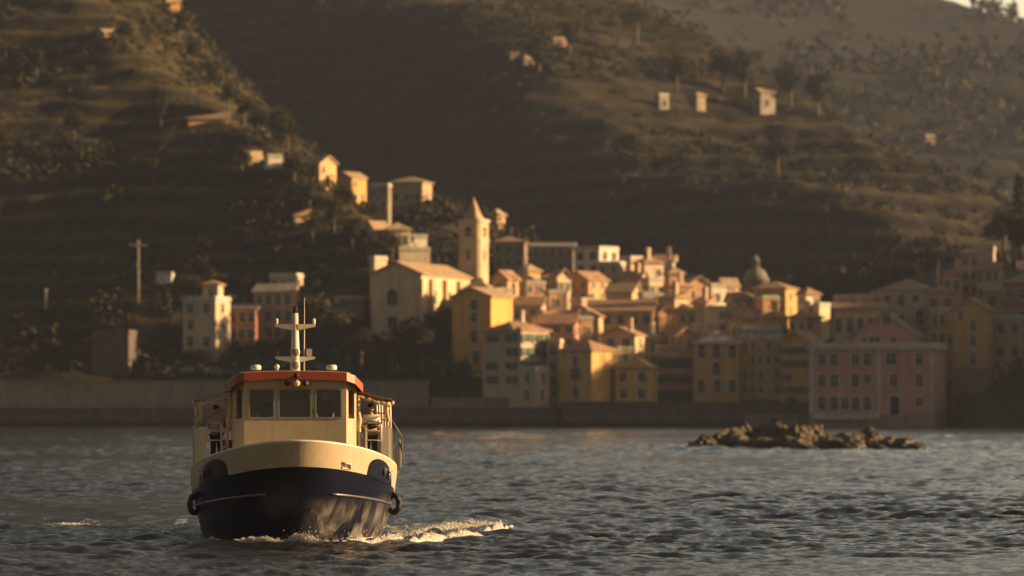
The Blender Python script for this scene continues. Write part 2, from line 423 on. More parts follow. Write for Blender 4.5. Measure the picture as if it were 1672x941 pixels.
def hit(px, py, fn, d0, d1, step=.5):
    D = np.arange(d0, d1, step); x = (px-CX)/FPX*D; z = EYE + (HZ-py)/FPX*D
    h = fn(x, D) - z
    i = np.argmax(h > 0)
    return float(D[i]) if h[i] > 0 else None

# ------------------------------------------------------------------ foliage
def leaf_quads(cen, size, rng, flat=.0):
    n = len(cen); u = rng.normal(size=(n, 3)); u /= np.linalg.norm(u, axis=1)[:, None]
    v = np.cross(u, rng.normal(size=(n, 3))); v /= np.linalg.norm(v, axis=1)[:, None]
    s = (np.asarray(size)*rng.uniform(.6, 1.3, n))[:, None]
    u = u*s; v = v*s*.7
    V = np.stack([cen-u*.5-v*.15, cen+v*.5-u*.1, cen+u*.55+v*.1, cen-v*.5+u*.05], 1).reshape(-1, 3)
    return V, np.arange(n*4).reshape(n, 4)
def clumps(cs, rad, per, size, rng, squash=.8):
    n = len(cs); d = rng.normal(size=(n, per, 3)); d /= np.linalg.norm(d, axis=2)[:, :, None]
    r = rng.uniform(.35, 1.0, (n, per, 1))**.6
    lump = 1 + .35*np.sin(d[:, :, :1]*4 + rng.uniform(0, 6, (n, 1, 1))) * np.cos(d[:, :, 1:2]*5 + rng.uniform(0, 6, (n, 1, 1)))
    p = d*r*lump*np.asarray(rad)[:, None, None]; p[:, :, 2] *= squash
    p = p + cs[:, None, :]
    sz = np.repeat(np.asarray(size)*np.ones(n), per)
    return leaf_quads(p.reshape(-1, 3), sz, rng)

L_olive = leafmat('olive_leaves', (.013, .015, .006), (.030, .028, .010), (.060, .050, .018), .11)
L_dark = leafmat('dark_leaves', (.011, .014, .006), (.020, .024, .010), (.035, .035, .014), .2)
L_far = leafmat('far_leaves', (.011, .012, .006), (.021, .019, .009), (.036, .030, .014), .03)
def rows(fn, step, w):
    def g(x, y):
        f, m = fn(x, y, True); return w*(2*np.exp(-((f-.42)/.09)**2) - .9)*m - .2
    return g
def scrub(name, fn, n, xr, yr, rad, per, size, mt, seed, frame=True, dens=None, grow=True):
    rng = np.random.default_rng(seed)
    x = rng.uniform(xr[0], xr[1], n); y = rng.uniform(yr[0], yr[1], n)
    if frame: keep = np.abs(x)/y < .17; x, y = x[keep], y[keep]
    if dens is not None:
        k = dens(x, y) > rng.uniform(-.7, .5, len(x)); x, y = x[k], y[k]
    r = rng.uniform(rad[0], rad[1], len(x)) * (.7 + .8*rng.uniform(0, 1, len(x))**3)
    z = fn(x, y) + r*.45
    V, F = clumps(np.stack([x, y, z], -1), r, per, np.maximum(size, r*.38), rng)
    o = link_mesh(name, np_mesh(name, V, F, mt)); return tag(o, kind='stuff')
tag(scrub('hillside_scrub', left_hill, 60000, (-130, 12), (438, 700), (.3, .75), 15, .30, L_olive, 1, True, lambda x, y: .5*fbm(x, y, 24, 3, 90) + rows(left_hill, 3.0, 1.0)(x, y) + .1 - 9*((x > -19) & (y < 478))), 'dense olive green scrub between the terraces of the left hill', 'scrub')
tag(scrub('hillside_bushes', left_hill, 8500, (-130, 12), (438, 700), (.55, 1.7), 40, .38, L_olive, 8, True, lambda x, y: np.where((x > -19) & (y < 478), -9, 2.2*fbm(x, y, 17, 3, 95) - .38)), 'patches of taller bushes dotted over the left hill', 'bushes')
tag(scrub('ridge_scrub', middle_hill, 26000, (-110, 150), (585, 990), (.6, 1.6), 20, .6, L_far, 2, True, lambda x, y: 1.0*fbm(x, y, 40, 3, 91) + rows(middle_hill, 4.2, .7)(x, y) + .3), 'hazy scrub growing in bands over the terraced middle ridge', 'scrub')
tag(scrub('mountain_woodland', mountain, 6500, (-230, 260), (760, 1560), (3.0, 6.5), 26, 1.5, L_far, 3, True, lambda x, y: fbm(x, y, 90, 3, 92) - 1.0*((x > 120) & (y > 1270))), 'far hazy woodland covering the mountain behind the village', 'woodland')
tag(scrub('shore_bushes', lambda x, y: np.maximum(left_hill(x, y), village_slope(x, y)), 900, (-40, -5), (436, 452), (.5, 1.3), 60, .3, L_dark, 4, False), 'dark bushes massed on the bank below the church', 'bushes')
tag(scrub('valley_scrub', village_slope, 2600, (-30, 62), (520, 618), (.8, 2.0), 40, .45, L_far, 6, False), 'dim scrub on the slope rising behind the top houses of the town', 'scrub')
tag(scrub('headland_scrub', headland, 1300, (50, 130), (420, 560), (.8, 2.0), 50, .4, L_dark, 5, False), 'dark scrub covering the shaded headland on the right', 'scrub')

M_bark = mat('bark', (.09, .065, .045), .9, .3, 6, bump=.4)
def tree_proto(kind, seed):
    rng = np.random.default_rng(seed); tb = MB()
    if kind == 'round':
        tb.tube([(0, 0, -.6), (.05, 0, .9), (.0, .1, 2.0), (.15, .05, 3.2)], [.24, .19, .15, .07], 7)
        cs = []
        for i in range(9):
            a = rng.uniform(0, 6.28); r = rng.uniform(.2, 1.35); cs.append((r*math.cos(a), r*math.sin(a), rng.uniform(2.2, 4.3)))
            tb.tube([(.05, .05, 1.5+.1*i), (cs[-1][0]*.5, cs[-1][1]*.5, 2.0+.1*i), (cs[-1][0]*.9, cs[-1][1]*.9, cs[-1][2])], [.09, .06, .02], 5)
        V, F = clumps(np.array(cs), rng.uniform(.7, 1.15, 9), 150, .3, rng, .85)
    elif kind == 'pine':
        tb.tube([(0, 0, -.6), (.1, 0, 2), (.25, .1, 4.2), (.2, .1, 5.6)], [.26, .2, .15, .07], 7)
        cs = []
        for i in range(11):
            a = i*2.4; r = rng.uniform(.3, 2.1); cs.append((.2+r*math.cos(a), r*math.sin(a), 5.6 - .22*r*r*.5 + rng.uniform(-.25, .35)))
            tb.tube([(.2, .1, 4.0+.08*i), (cs[-1][0]*.7, cs[-1][1]*.7, 5.0), cs[-1]], [.08, .05, .02], 5)
        V, F = clumps(np.array(cs), rng.uniform(.65, 1.0, 11), 130, .28, rng, .6)
    else:
        tb.tube([(0, 0, -.6), (0, 0, 2), (.03, .02, 5.5)], [.2, .15, .04], 7)
        cs = []; rs = []
        for i in range(13):
            t = i/12; a = i*2.4; cs.append((.25*math.cos(a)*(1-t), .25*math.sin(a)*(1-t), .9 + 5.9*t)); rs.append(.28 + .75*math.sin(math.pi*min(1, .25+.75*(1-t)))*(1-t*.7))
        V, F = clumps(np.array(cs), np.array(rs), 110, .26, rng, 1.1)
    return tb.mesh('trunk', M_bark), np_mesh('crown', V, F, {'round': L_olive, 'pine': L_dark, 'cypress': L_dark}[kind])
PROTO = {k: [tree_proto(k, 40+i+10*j) for i in range(2)] for j, k in enumerate(('round', 'pine', 'cypress'))}
def tree(kind, x, y, z, s, label, group=None, i=0, name=None):
    t = empty(name or {'round': 'broadleaf_tree', 'pine': 'umbrella_pine', 'cypress': 'cypress_tree'}[kind], (x, y, z), random.random()*6.28)
    t.scale = (s, s, s*random.uniform(.92, 1.1))
    tr, cr = PROTO[kind][i % 2]
    link_mesh('trunk', tr, t); link_mesh('crown', cr, t)
    tag(t, label, 'tree', group); return t
def tree_at(kind, px, py, fn, d0, d1, s, label, group=None, i=0):
    D = hit(px, py, fn, d0, d1)
    if D is None: print('no ground', px, py); return
    p = at(px, py, D); return tree(kind, p.x, p.y, float(fn(p.x, p.y)), s, label, group, i)
# ------------------------------------------------------------------ buildings
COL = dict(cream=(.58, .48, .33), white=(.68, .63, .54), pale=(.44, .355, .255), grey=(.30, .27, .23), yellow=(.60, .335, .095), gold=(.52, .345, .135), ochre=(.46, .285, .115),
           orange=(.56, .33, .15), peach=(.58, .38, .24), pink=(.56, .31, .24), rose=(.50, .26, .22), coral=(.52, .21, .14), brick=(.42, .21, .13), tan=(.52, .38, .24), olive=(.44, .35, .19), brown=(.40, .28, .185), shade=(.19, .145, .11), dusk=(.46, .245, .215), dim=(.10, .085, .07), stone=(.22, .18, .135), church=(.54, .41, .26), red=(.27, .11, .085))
TILE = roofmat('tile', (.30, .185, .115)); SLATE = roofmat('slate', (.22, .20, .18)); OLDTILE = roofmat('old_tile', (.32, .23, .14))
ROOFS = dict(t=TILE, s=SLATE, o=OLDTILE)
M_glass = mat('window_glass', (.009, .0095, .010), .25, .2, .6, spec=.15)
M_trim = mat('window_trim', (.46, .40, .32), .8, .12, 2)
M_shut_g = mat('green_shutter', (.05, .085, .06), .7, .2, 3); M_shut_b = mat('brown_shutter', (.12, .075, .045), .7, .2, 3)
M_stone = stucco('stone_base', (.26, .22, .17)); M_pale = stucco('pale_cornice', (.45, .41, .35))
M_dark = mat('dark_opening', (.02, .017, .015), .9)
WIN = {}
def win_meshes(wd, ht, arched, shut):
    k = (round(wd, 1), round(ht, 1), arched, shut)
    if k in WIN: return WIN[k]
    wd, ht = k[0], k[1]; b = MB(); p = MB(); t = .12
    # local: window plane at y = 0, outward is -y, origin at window centre
    b.box((-wd/2-t, -.07, -ht/2-.002), (-wd/2, .06, ht/2)); b.box((wd/2, -.07, -ht/2-.002), (wd/2+t, .06, ht/2))
    b.box((-wd/2-t-.04, -.16, -ht/2-.12), (wd/2+t+.04, .06, -ht/2-.004))
    if arched:
        n = 8; pts = [(wd/2*math.cos(math.pi*i/n), ht/2 + wd/2*math.sin(math.pi*i/n)) for i in range(n+1)]
        po = [((wd/2+t)*math.cos(math.pi*i/n), ht/2 + .002 + (wd/2+t)*math.sin(math.pi*i/n)) for i in range(n+1)]
        for i in range(n):
            q = [pts[i], po[i], po[i+1], pts[i+1]]; b.extrude_y(q, -.07, .06)
        p.extrude_y(pts[::-1], -.02, .05)
    else: b.box((-wd/2-t, -.07, ht/2+.002), (wd/2+t, .06, ht/2+t))
    p.box((-wd/2, -.02, -ht/2), (wd/2, .05, ht/2-.001)); 
    b.box((-.03, -.035, -ht/2), (.03, -.021, ht/2-.002)); b.box((-wd/2, -.033, ht*.12), (-.032, -.021, ht*.12+.05)); b.box((.032, -.033, ht*.12), (wd/2, -.021, ht*.12+.05))
    sh = None
    if shut:
        sh = MB(); sw = wd*.5; x0 = 0
        sh.box((x0, -.13, -ht/2), (x0+sw, -.075, ht/2))
        for j in range(7): sh.box((x0+.05, -.15, -ht/2+ht*(j+.2)/7), (x0+sw-.05, -.129, -ht/2+ht*(j+.65)/7))
        sh = sh.mesh('shutter', M_shut_g if shut == 'g' else M_shut_b)
    WIN[k] = (b.mesh('window', M_trim), p.mesh('pane', M_glass), sh); return WIN[k]
def put_window(root, x, y, z, side, wd=.85, ht=1.3, arched=False, shut=None, detail=True):
    a, p, sh = win_meshes(wd, ht, arched, shut)
    o = link_mesh('window', a, root); o.location = (x, y, z); o.rotation_euler = (0, 0, R(90) if side else 0)
    link_mesh('pane', p, o)
    if sh:
        k = round(wd, 1); link_mesh('shutter', sh, o).location = (k/2+.02, 0, 0); link_mesh('shutter', sh, o).location = (-k/2-.02-k*.5, 0, 0)
    return o

HOUSES = []
def ground(x, y):
    g = float(left_hill(x, y)) if y > 434.5 and x < 34 else -2.0
    if -30 < x < 64 and 433.2 < y < 620: g = max(g, float(village_slope(x, y)))
    if x > 46: g = max(g, float(headland(x, y)))
    if y > 575: g = max(g, float(middle_hill(x, y)))
    if y > 760: g = max(g, float(mountain(x, y)))
    return g
def house(label, xL, xC, xR, yE, yB, D, col, roof='hip', rise=1.2, rows=3, cf=2, cs=2, rt='t', shut=None, arched=False, ext=3.0, chim=0, wf_px=None, ws_px=None, psi=None, name='house', cat='house', wsize=(.8, 1.25), group=None, depth=None, over=.3, base=None):
    pm = FPX/D; fw = max(.6, (xC-xL)/pm); sw = max(0, (xR-xC)/pm)
    if psi is None: psi = math.degrees(math.atan2(sw, fw)) if sw > 0 else 0
    psi = max(4, min(80, psi)); W = fw/math.cos(R(psi)) ; L = depth or (sw/math.sin(R(psi)) if psi > 5 else 6.5)
    L = max(L, 2.0); W = max(W, 2.0) if psi > 60 else W
    p = at(xC, yB, D); zb = p.z; zE = EYE + (HZ-yE)/FPX*D; H = zE - zb
    rt0 = empty(name, p, -R(psi)); tag(rt0, label, cat, group)
    g = 1e9; c_, s_ = math.cos(R(psi)), math.sin(R(psi))
    for lx in (-W, -W/2, 0):
        for ly in (0, L/2, L): g = min(g, ground(p.x + lx*c_ + ly*s_, p.y - lx*s_ + ly*c_))
    ext = min(max(zb - g + .6, min(.8, ext)), ext+2)
    wm = stucco(col, COL[col]); b = MB()
    b.box((-W, 0, -ext), (0, L, H))
    if roof == 'gable_f':
        b.extrude_y([(-W, H), (0, H), (-W/2, H+rise)], .003, L-.003)
    elif roof == 'gable_s':
        b.extrude_x([(0, H), (L, H), (L/2, H+rise)], -W+.003, -.003)
    wall = b.build('wall', wm, rt0)
    r = MB(); o = over; t = .14; rm = ROOFS[rt]
    if roof == 'gable_f':
        k = rise/(W/2); e = o*k
        r.extrude_y([(-W-o, H-e), (-W/2, H+rise+.004), (o, H-e), (o, H-e+t), (-W/2, H+rise+t*1.3), (-W-o, H-e+t)][::-1], -o, L+o)
    elif roof == 'gable_s':
        k = rise/(L/2); e = o*k
        r.extrude_x([(-o, H-e), (L/2, H+rise+.004), (L+o, H-e), (L+o, H-e+t), (L/2, H+rise+t*1.3), (-o, H-e+t)], -W-o, o)
    elif roof == 'hip':
        x0, x1, y0, y1 = -W-o, o, -o, L+o; m = min(x1-x0, y1-y0)/2*.98
        vs = [(x0, y0, H+.003), (x1, y0, H+.003), (x1, y1, H+.003), (x0, y1, H+.003), (x0, y0, H+t), (x1, y0, H+t), (x1, y1, H+t), (x0, y1, H+t)]
        if (x1-x0) >= (y1-y0): rg = [(x0+m, (y0+y1)/2, H+t+rise), (x1-m, (y0+y1)/2, H+t+rise)]; top = [(4, 5, 9, 8), (5, 6, 9), (6, 7, 8, 9), (7, 4, 8)]
        else: rg = [((x0+x1)/2, y0+m, H+t+rise), ((x0+x1)/2, y1-m, H+t+rise)]; top = [(4, 5, 8), (5, 6, 9, 8), (6, 7, 9), (7, 4, 8, 9)]
        r.add(vs + rg, [(0, 3, 2, 1), (0, 1, 5, 4), (1, 2, 6, 5), (2, 3, 7, 6), (3, 0, 4, 7)] + top)
    elif roof == 'mono':
        r.extrude_x([(-o, H+.003), (L+o, H+.003), (L+o, H+rise), (L+o-.1, H+rise+t), (-o, H+t)], -W-o, o)
    else:
        r.box((-W-.12, -.12, H+.003), (.12, L+.12, H+.16)); rm = M_pale if col != 'dim' else wm
        for a_, b_ in (((-W-.05, -.05, H+.162), (.05, .12, H+.45)), ((-W-.05, L-.12, H+.162), (.05, L+.05, H+.45)), ((-W-.05, .122, H+.162), (-W+.12, L-.122, H+.45)), ((-.12, .122, H+.162), (.05, L-.122, H+.45))): r.box(a_, b_)
    ro = r.build('roof', rm, rt0)
    for i in range(chim):
        c = MB(); cx = -W*(.25+.5*i) ; cy = L*(.35+.2*i); zt = H + rise + .9
        c.box((cx-.28, cy-.22, H-.1), (cx+.28, cy+.22, zt)); c.box((cx-.36, cy-.30, zt+.002), (cx+.36, cy+.30, zt+.12)); c.box((cx-.25, cy-.2, zt+.122), (cx+.25, cy+.2, zt+.32))
        c.build('chimney', wm, ro)
    if base:
        q = MB(); q.box((-W-.06, -.06, -ext), (.06, L, base)); q.build('stone_base', M_stone, rt0)
    cp = math.cos(R(psi)); sp = math.sin(R(psi))
    if wf_px is not None:
        for q in wf_px:
            px, py = q[:2]; ww, hh = (q[2], q[3]) if len(q) > 3 else wsize
            put_window(rt0, (px-xC)/pm/cp, -.004, (yB-py)/pm, 0, ww, hh, arched, shut)
    elif rows and cf:
        fh = H/rows
        for i in range(rows):
            for j in range(cf):
                if random.random() < .07: continue
                put_window(rt0, -W + W*(j+.5+random.uniform(-.06, .06))/cf, -.004, fh*(i+.52), 0, min(wsize[0], W/cf*.6), min(wsize[1], fh*.55), arched, shut)
    if rows and cs and sp > .12:
        fh = H/rows
        for i in range(rows):
            for j in range(cs):
                if random.random() < .1: continue
                put_window(rt0, .004, L*(j+.5+random.uniform(-.06, .06))/cs, fh*(i+.52), 1, min(wsize[0], L/cs*.6), min(wsize[1], fh*.55), arched, shut)
    HOUSES.append((xL, max(xC, xR or 0), yE, yB, D)); return rt0, W, L, H, cp, pm

# --- left shore
house('tall cream villa on a stone basement, left of the low coral house', 297, 352, 372, 490, 572, 445, 'pale', 'flat', 0, 3, 2, 1, ext=9, wsize=(.85, 1.3), base=.15)
house('small cream roof tower rising on the tall cream villa at the left shore', 330, 356, 362, 466, 492, 446.2, 'pale', 'hip', .5, 1, 1, 0, ext=.2, name='roof_tower', cat='tower', wsize=(.6, .9))
house('low coral red house between the cream villa and the taller rose house', 372, 418, 424, 505, 560, 449, 'coral', 'mono', .6, 2, 3, 1, ext=8, rt='s')
house('tall faded rose house with dark windows, directly behind the boat mast', 414, 478, 492, 476, 556, 453, 'pink', 'gable_s', .9, 3, 4, 1, ext=8, rt='s')
house('pale attic block on top behind the tall faded rose house', 440, 484, 492, 452, 480, 457, 'pale', 'flat', 0, 1, 3, 1, ext=3)
house('low stone shed between the faded rose house and the church front', 540, 592, 604, 490, 545, 456, 'stone', 'mono', .5, 1, 1, 0, ext=7)
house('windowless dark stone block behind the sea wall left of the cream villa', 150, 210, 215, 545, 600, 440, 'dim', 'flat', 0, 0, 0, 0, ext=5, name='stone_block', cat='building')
house('tiny white hut high above the tall cream villa on dark terraces', 255, 280, 286, 450, 468, hit(270, 469, left_hill, 436, 700) or 470, 'white', 'flat', 0, 0, 0, 0, ext=6, name='hut', cat='hut')

# --- church
ch, cW, cL, cH, ccp, cpm = house('large cream church with one arched window in its plain front', 605, 688, 775, 447, 548, 450, 'church', 'gable_f', 1.35, 0, 0, 0, rt='o', ext=6, psi=19, depth=17, name='church', cat='church', over=.35)
put_window(ch, (640-688)/cpm/ccp, -.004, (548-489)/cpm, 0, 1.3, 1.2, True)
put_window(ch, (640-688)/cpm/ccp, -.004, (548-526)/cpm, 0, 1.1, 1.3)
m_ch = stucco('church', COL['church'])
for y0 in (.02, 2.6, 7.4, 12.2):
    q = MB(); q.box((.003, y0, -5.9), (.5 if y0 > 1 else .16, y0+(.55 if y0 > 1 else 1.5), cH-.55)); q.build('buttress', m_ch, ch)
q = MB(); q.box((-cW-.1, -.14, cH-.16), (.1, -.002, cH+.02)); q.build('cornice', M_pale, ch)
for y0 in (4.6, 9.5, 14.2): put_window(ch, .004, y0, cH*.6, 1, .8, 1.3, True)

bt = empty('bell_tower', at(783, 470, 468), -R(24)); tag(bt, 'square bell tower with a pointed spire rising behind the cream church', 'bell tower')
tw = 36/13.4/math.cos(R(24)); th = (470-362)/13.4; m_bt = stucco('tower_plaster', (.50, .38, .23))
b = MB(); c = .32
poly = [(-tw+c, 0), (-c, 0), (0, c), (0, tw-c), (-c, tw), (-tw+c, tw), (-tw, tw-c), (-tw, c)]
b.prism(poly, -6, th); b.build('shaft', m_bt, bt)
def ring(z0, z1, e, nm):
    cx, cy = -tw/2, tw/2; k = (tw/2+e)/(tw/2)
    q = MB(); q.prism([(cx+(x-cx)*k, cy+(y-cy)*k) for x, y in poly], z0, z1); return q.build(nm, M_pale, bt)
ring(th*.70, th*.70+.22, .10, 'string_course'); ring(th-.02, th+.3, .16, 'cornice')
b = MB(); cx, cy = -tw/2, tw/2
lv = [(.72, th+.302), (.70, th+.62), (.58, th+.66), (.40, th+1.45), (.12, th+2.6), (.03, th+3.1)]
vs = [(cx+(x-cx)*k, cy+(y-cy)*k, z) for k, z in lv for x, y in poly]
b.add(vs, [(i*8+j, i*8+(j+1) % 8, (i+1)*8+(j+1) % 8, (i+1)*8+j) for i in range(5) for j in range(8)] + [tuple(range(8))[::-1]]); b.build('spire', OLDTILE, bt)
b = MB(); b.tube([(cx, cy, th+3.2), (cx, cy, th+4.0)], .05, 6); b.tube([(cx-.25, cy, th+3.75), (cx+.25, cy, th+3.75)], .04, 6); b.build('cross', M_dark, bt)
for side in (0, 1):
    x, y = ((-tw/2, -.004) if not side else (.004, tw/2))
    put_window(bt, x, y, th*.83, side, .75, .85, True); put_window(bt, x, y, th*.50, side, .5, 1.2)
house('small lit stone gatepost block on the slope left of the church roof', 607, 612, 620, 424, 446, 456, 'tan', 'flat', 0, 0, 0, 0, ext=3, name='stone_pillar', cat='pillar')

# --- centre left
house('tall narrow yellow house with one column of windows below the church', 738, 802, 836, 484, 602, 440, 'yellow', 'gable_f', .95, 0, 0, 0, wf_px=[(774, 497, .8, 1.1), (774, 519, .8, 1.1), (774, 549, .8, 1.4), (777, 583, .8, 1.3)], ext=5, rt='o')
house('brown roofed house squeezed between the church and the narrow yellow house', 752, 800, 812, 476, 520, 449, 'brown', 'hip', 1.4, 1, 2, 1, ext=4)
house('bright cream block joined to the back of the narrow yellow house', 806, 811, 831, 476, 524, 446, 'white', 'flat', 0, 2, 0, 2, ext=5, wsize=(.6, 1.1))
house('tan gabled cottage directly right of the bell tower foot', 803, 829, 847, 455, 490, 466, 'orange', 'gable_f', .9, 1, 1, 1, ext=5)
house('brown shaded house under the lit pink block', 834, 884, 892, 498, 530, 455, 'brown', 'gable_s', .9, 1, 2, 1, ext=5)
house('salmon pink block with a tall thin post at its left corner', 844, 857, 891, 464, 500, 468, 'pink', 'flat', 0, 2, 0, 2, ext=5, wsize=(.6, .9))
pp = empty('chimney_post', at(857.5, 470, 467)); tag(pp, 'tall thin pale post standing at the corner of the salmon pink block', 'post')
b = MB(); b.box((-.17, -.17, -1), (.17, .17, 2.4)); b.build('base', M_pale, pp); b = MB(); b.tube([(0, 0, 2.4), (0, 0, 4.2)], [.12, .07], 8); b.build('shaft', M_pale, pp)
house('small peach block stepping down right of the salmon pink block', 888, 897, 926, 479, 512, 461, 'peach', 'flat', 0, 1, 0, 1, ext=6, wsize=(.6, .9))
house('grey cream house with a bright roof dormer beside the narrow yellow house', 788, 851, 897, 541, 632, 432, 'pale', 'hip', 1.2, 4, 2, 3, ext=3, shut='g', wsize=(.8, 1.3), rt='t', chim=1)
house('white roof dormer on the grey cream house', 828, 838, 856, 534, 553, 432.6, 'white', 'gable_f', .5, 1, 1, 1, ext=.3, name='dormer', cat='dormer', wsize=(.45, .7), over=.12)
house('plain cream house at the quay below the white dormer house', 846, 876, 897, 604, 660, 430, 'pale', 'flat', 0, 2, 1, 1, ext=2, wsize=(.7, 1.1))
house('tall brick red house behind the first yellow quay house', 880, 938, 946, 528, 610, 443, 'brick', 'gable_s', 1.0, 4, 3, 1, ext=6)
house('dark brown narrow house between the grey cream house and the yellow quay house', 893, 914, 918, 560, 660, 434, 'brown', 'flat', 0, 4, 1, 0, ext=3)
house('lit orange house crowned by two slim chimneys', 928, 937, 968, 522, 560, 451, 'orange', 'flat', 0, 1, 0, 2, ext=6, wsize=(.5, .8))
for px in (945, 960):
    q = empty('chimney_stack', at(px, 522, 451.8)); tag(q, 'slim orange chimney stack, %s of the pair on the lit orange house' % ('left' if px < 950 else 'right'), 'chimney', 'pair of slim chimneys')
    b = MB(); b.prism([(-.25, -.2), (.25, -.2), (.25, .2), (-.25, .2)], -.5, .85); b.build('stack', stucco('orange', COL['orange']), q); b = MB(); b.box((-.32, -.27, .852), (.32, .27, .95)); b.lathe([(.12, .95), (.1, 1.2)], 8); b.build('cap', M_pale, q)
house('yellow three storey quay house with a paired window at mid height', 912, 966, 1010, 574, 660, 430, 'gold', 'hip', 1.2, 3, 0, 0, wf_px=[(940, 590, .7, 1.2), (936, 611, .65, 1.2), (945, 611, .65, 1.2), (941, 641, .8, 1.3), (942, 667, .8, 1.1)], ext=2)
house('narrow cream annex standing behind the yellow quay house corner', 1003, 1009, 1024, 572, 600, 438, 'cream', 'flat', 0, 1, 0, 1, ext=6, wsize=(.5, .9))
house('tan gabled house with a bright right wall above the low yellow cottage', 983, 1037, 1054, 547, 605, 442, 'tan', 'gable_f', .8, 2, 2, 1, ext=5, chim=1)
house('low yellow cottage with a hipped roof on the quay', 1005, 1061, 1076, 602, 657, 431, 'gold', 'hip', 1.2, 2, 2, 1, ext=2, arched=False)
house('pale yellow lean-to beside the low hipped cottage', 978, 1000, 1008, 612, 657, 434, 'gold', 'mono', .4, 1, 1, 1, ext=2)
house('long dark roofed brown house in the middle of the town', 960, 1066, 1076, 508, 565, 460, 'brown', 'gable_s', 1.3, 2, 5, 1, ext=6, depth=8)
house('tan house with a low broad gable facing the sea, left of the long dark roof', 918, 978, 990, 516, 565, 457, 'tan', 'gable_f', 1.1, 2, 2, 1, ext=6)

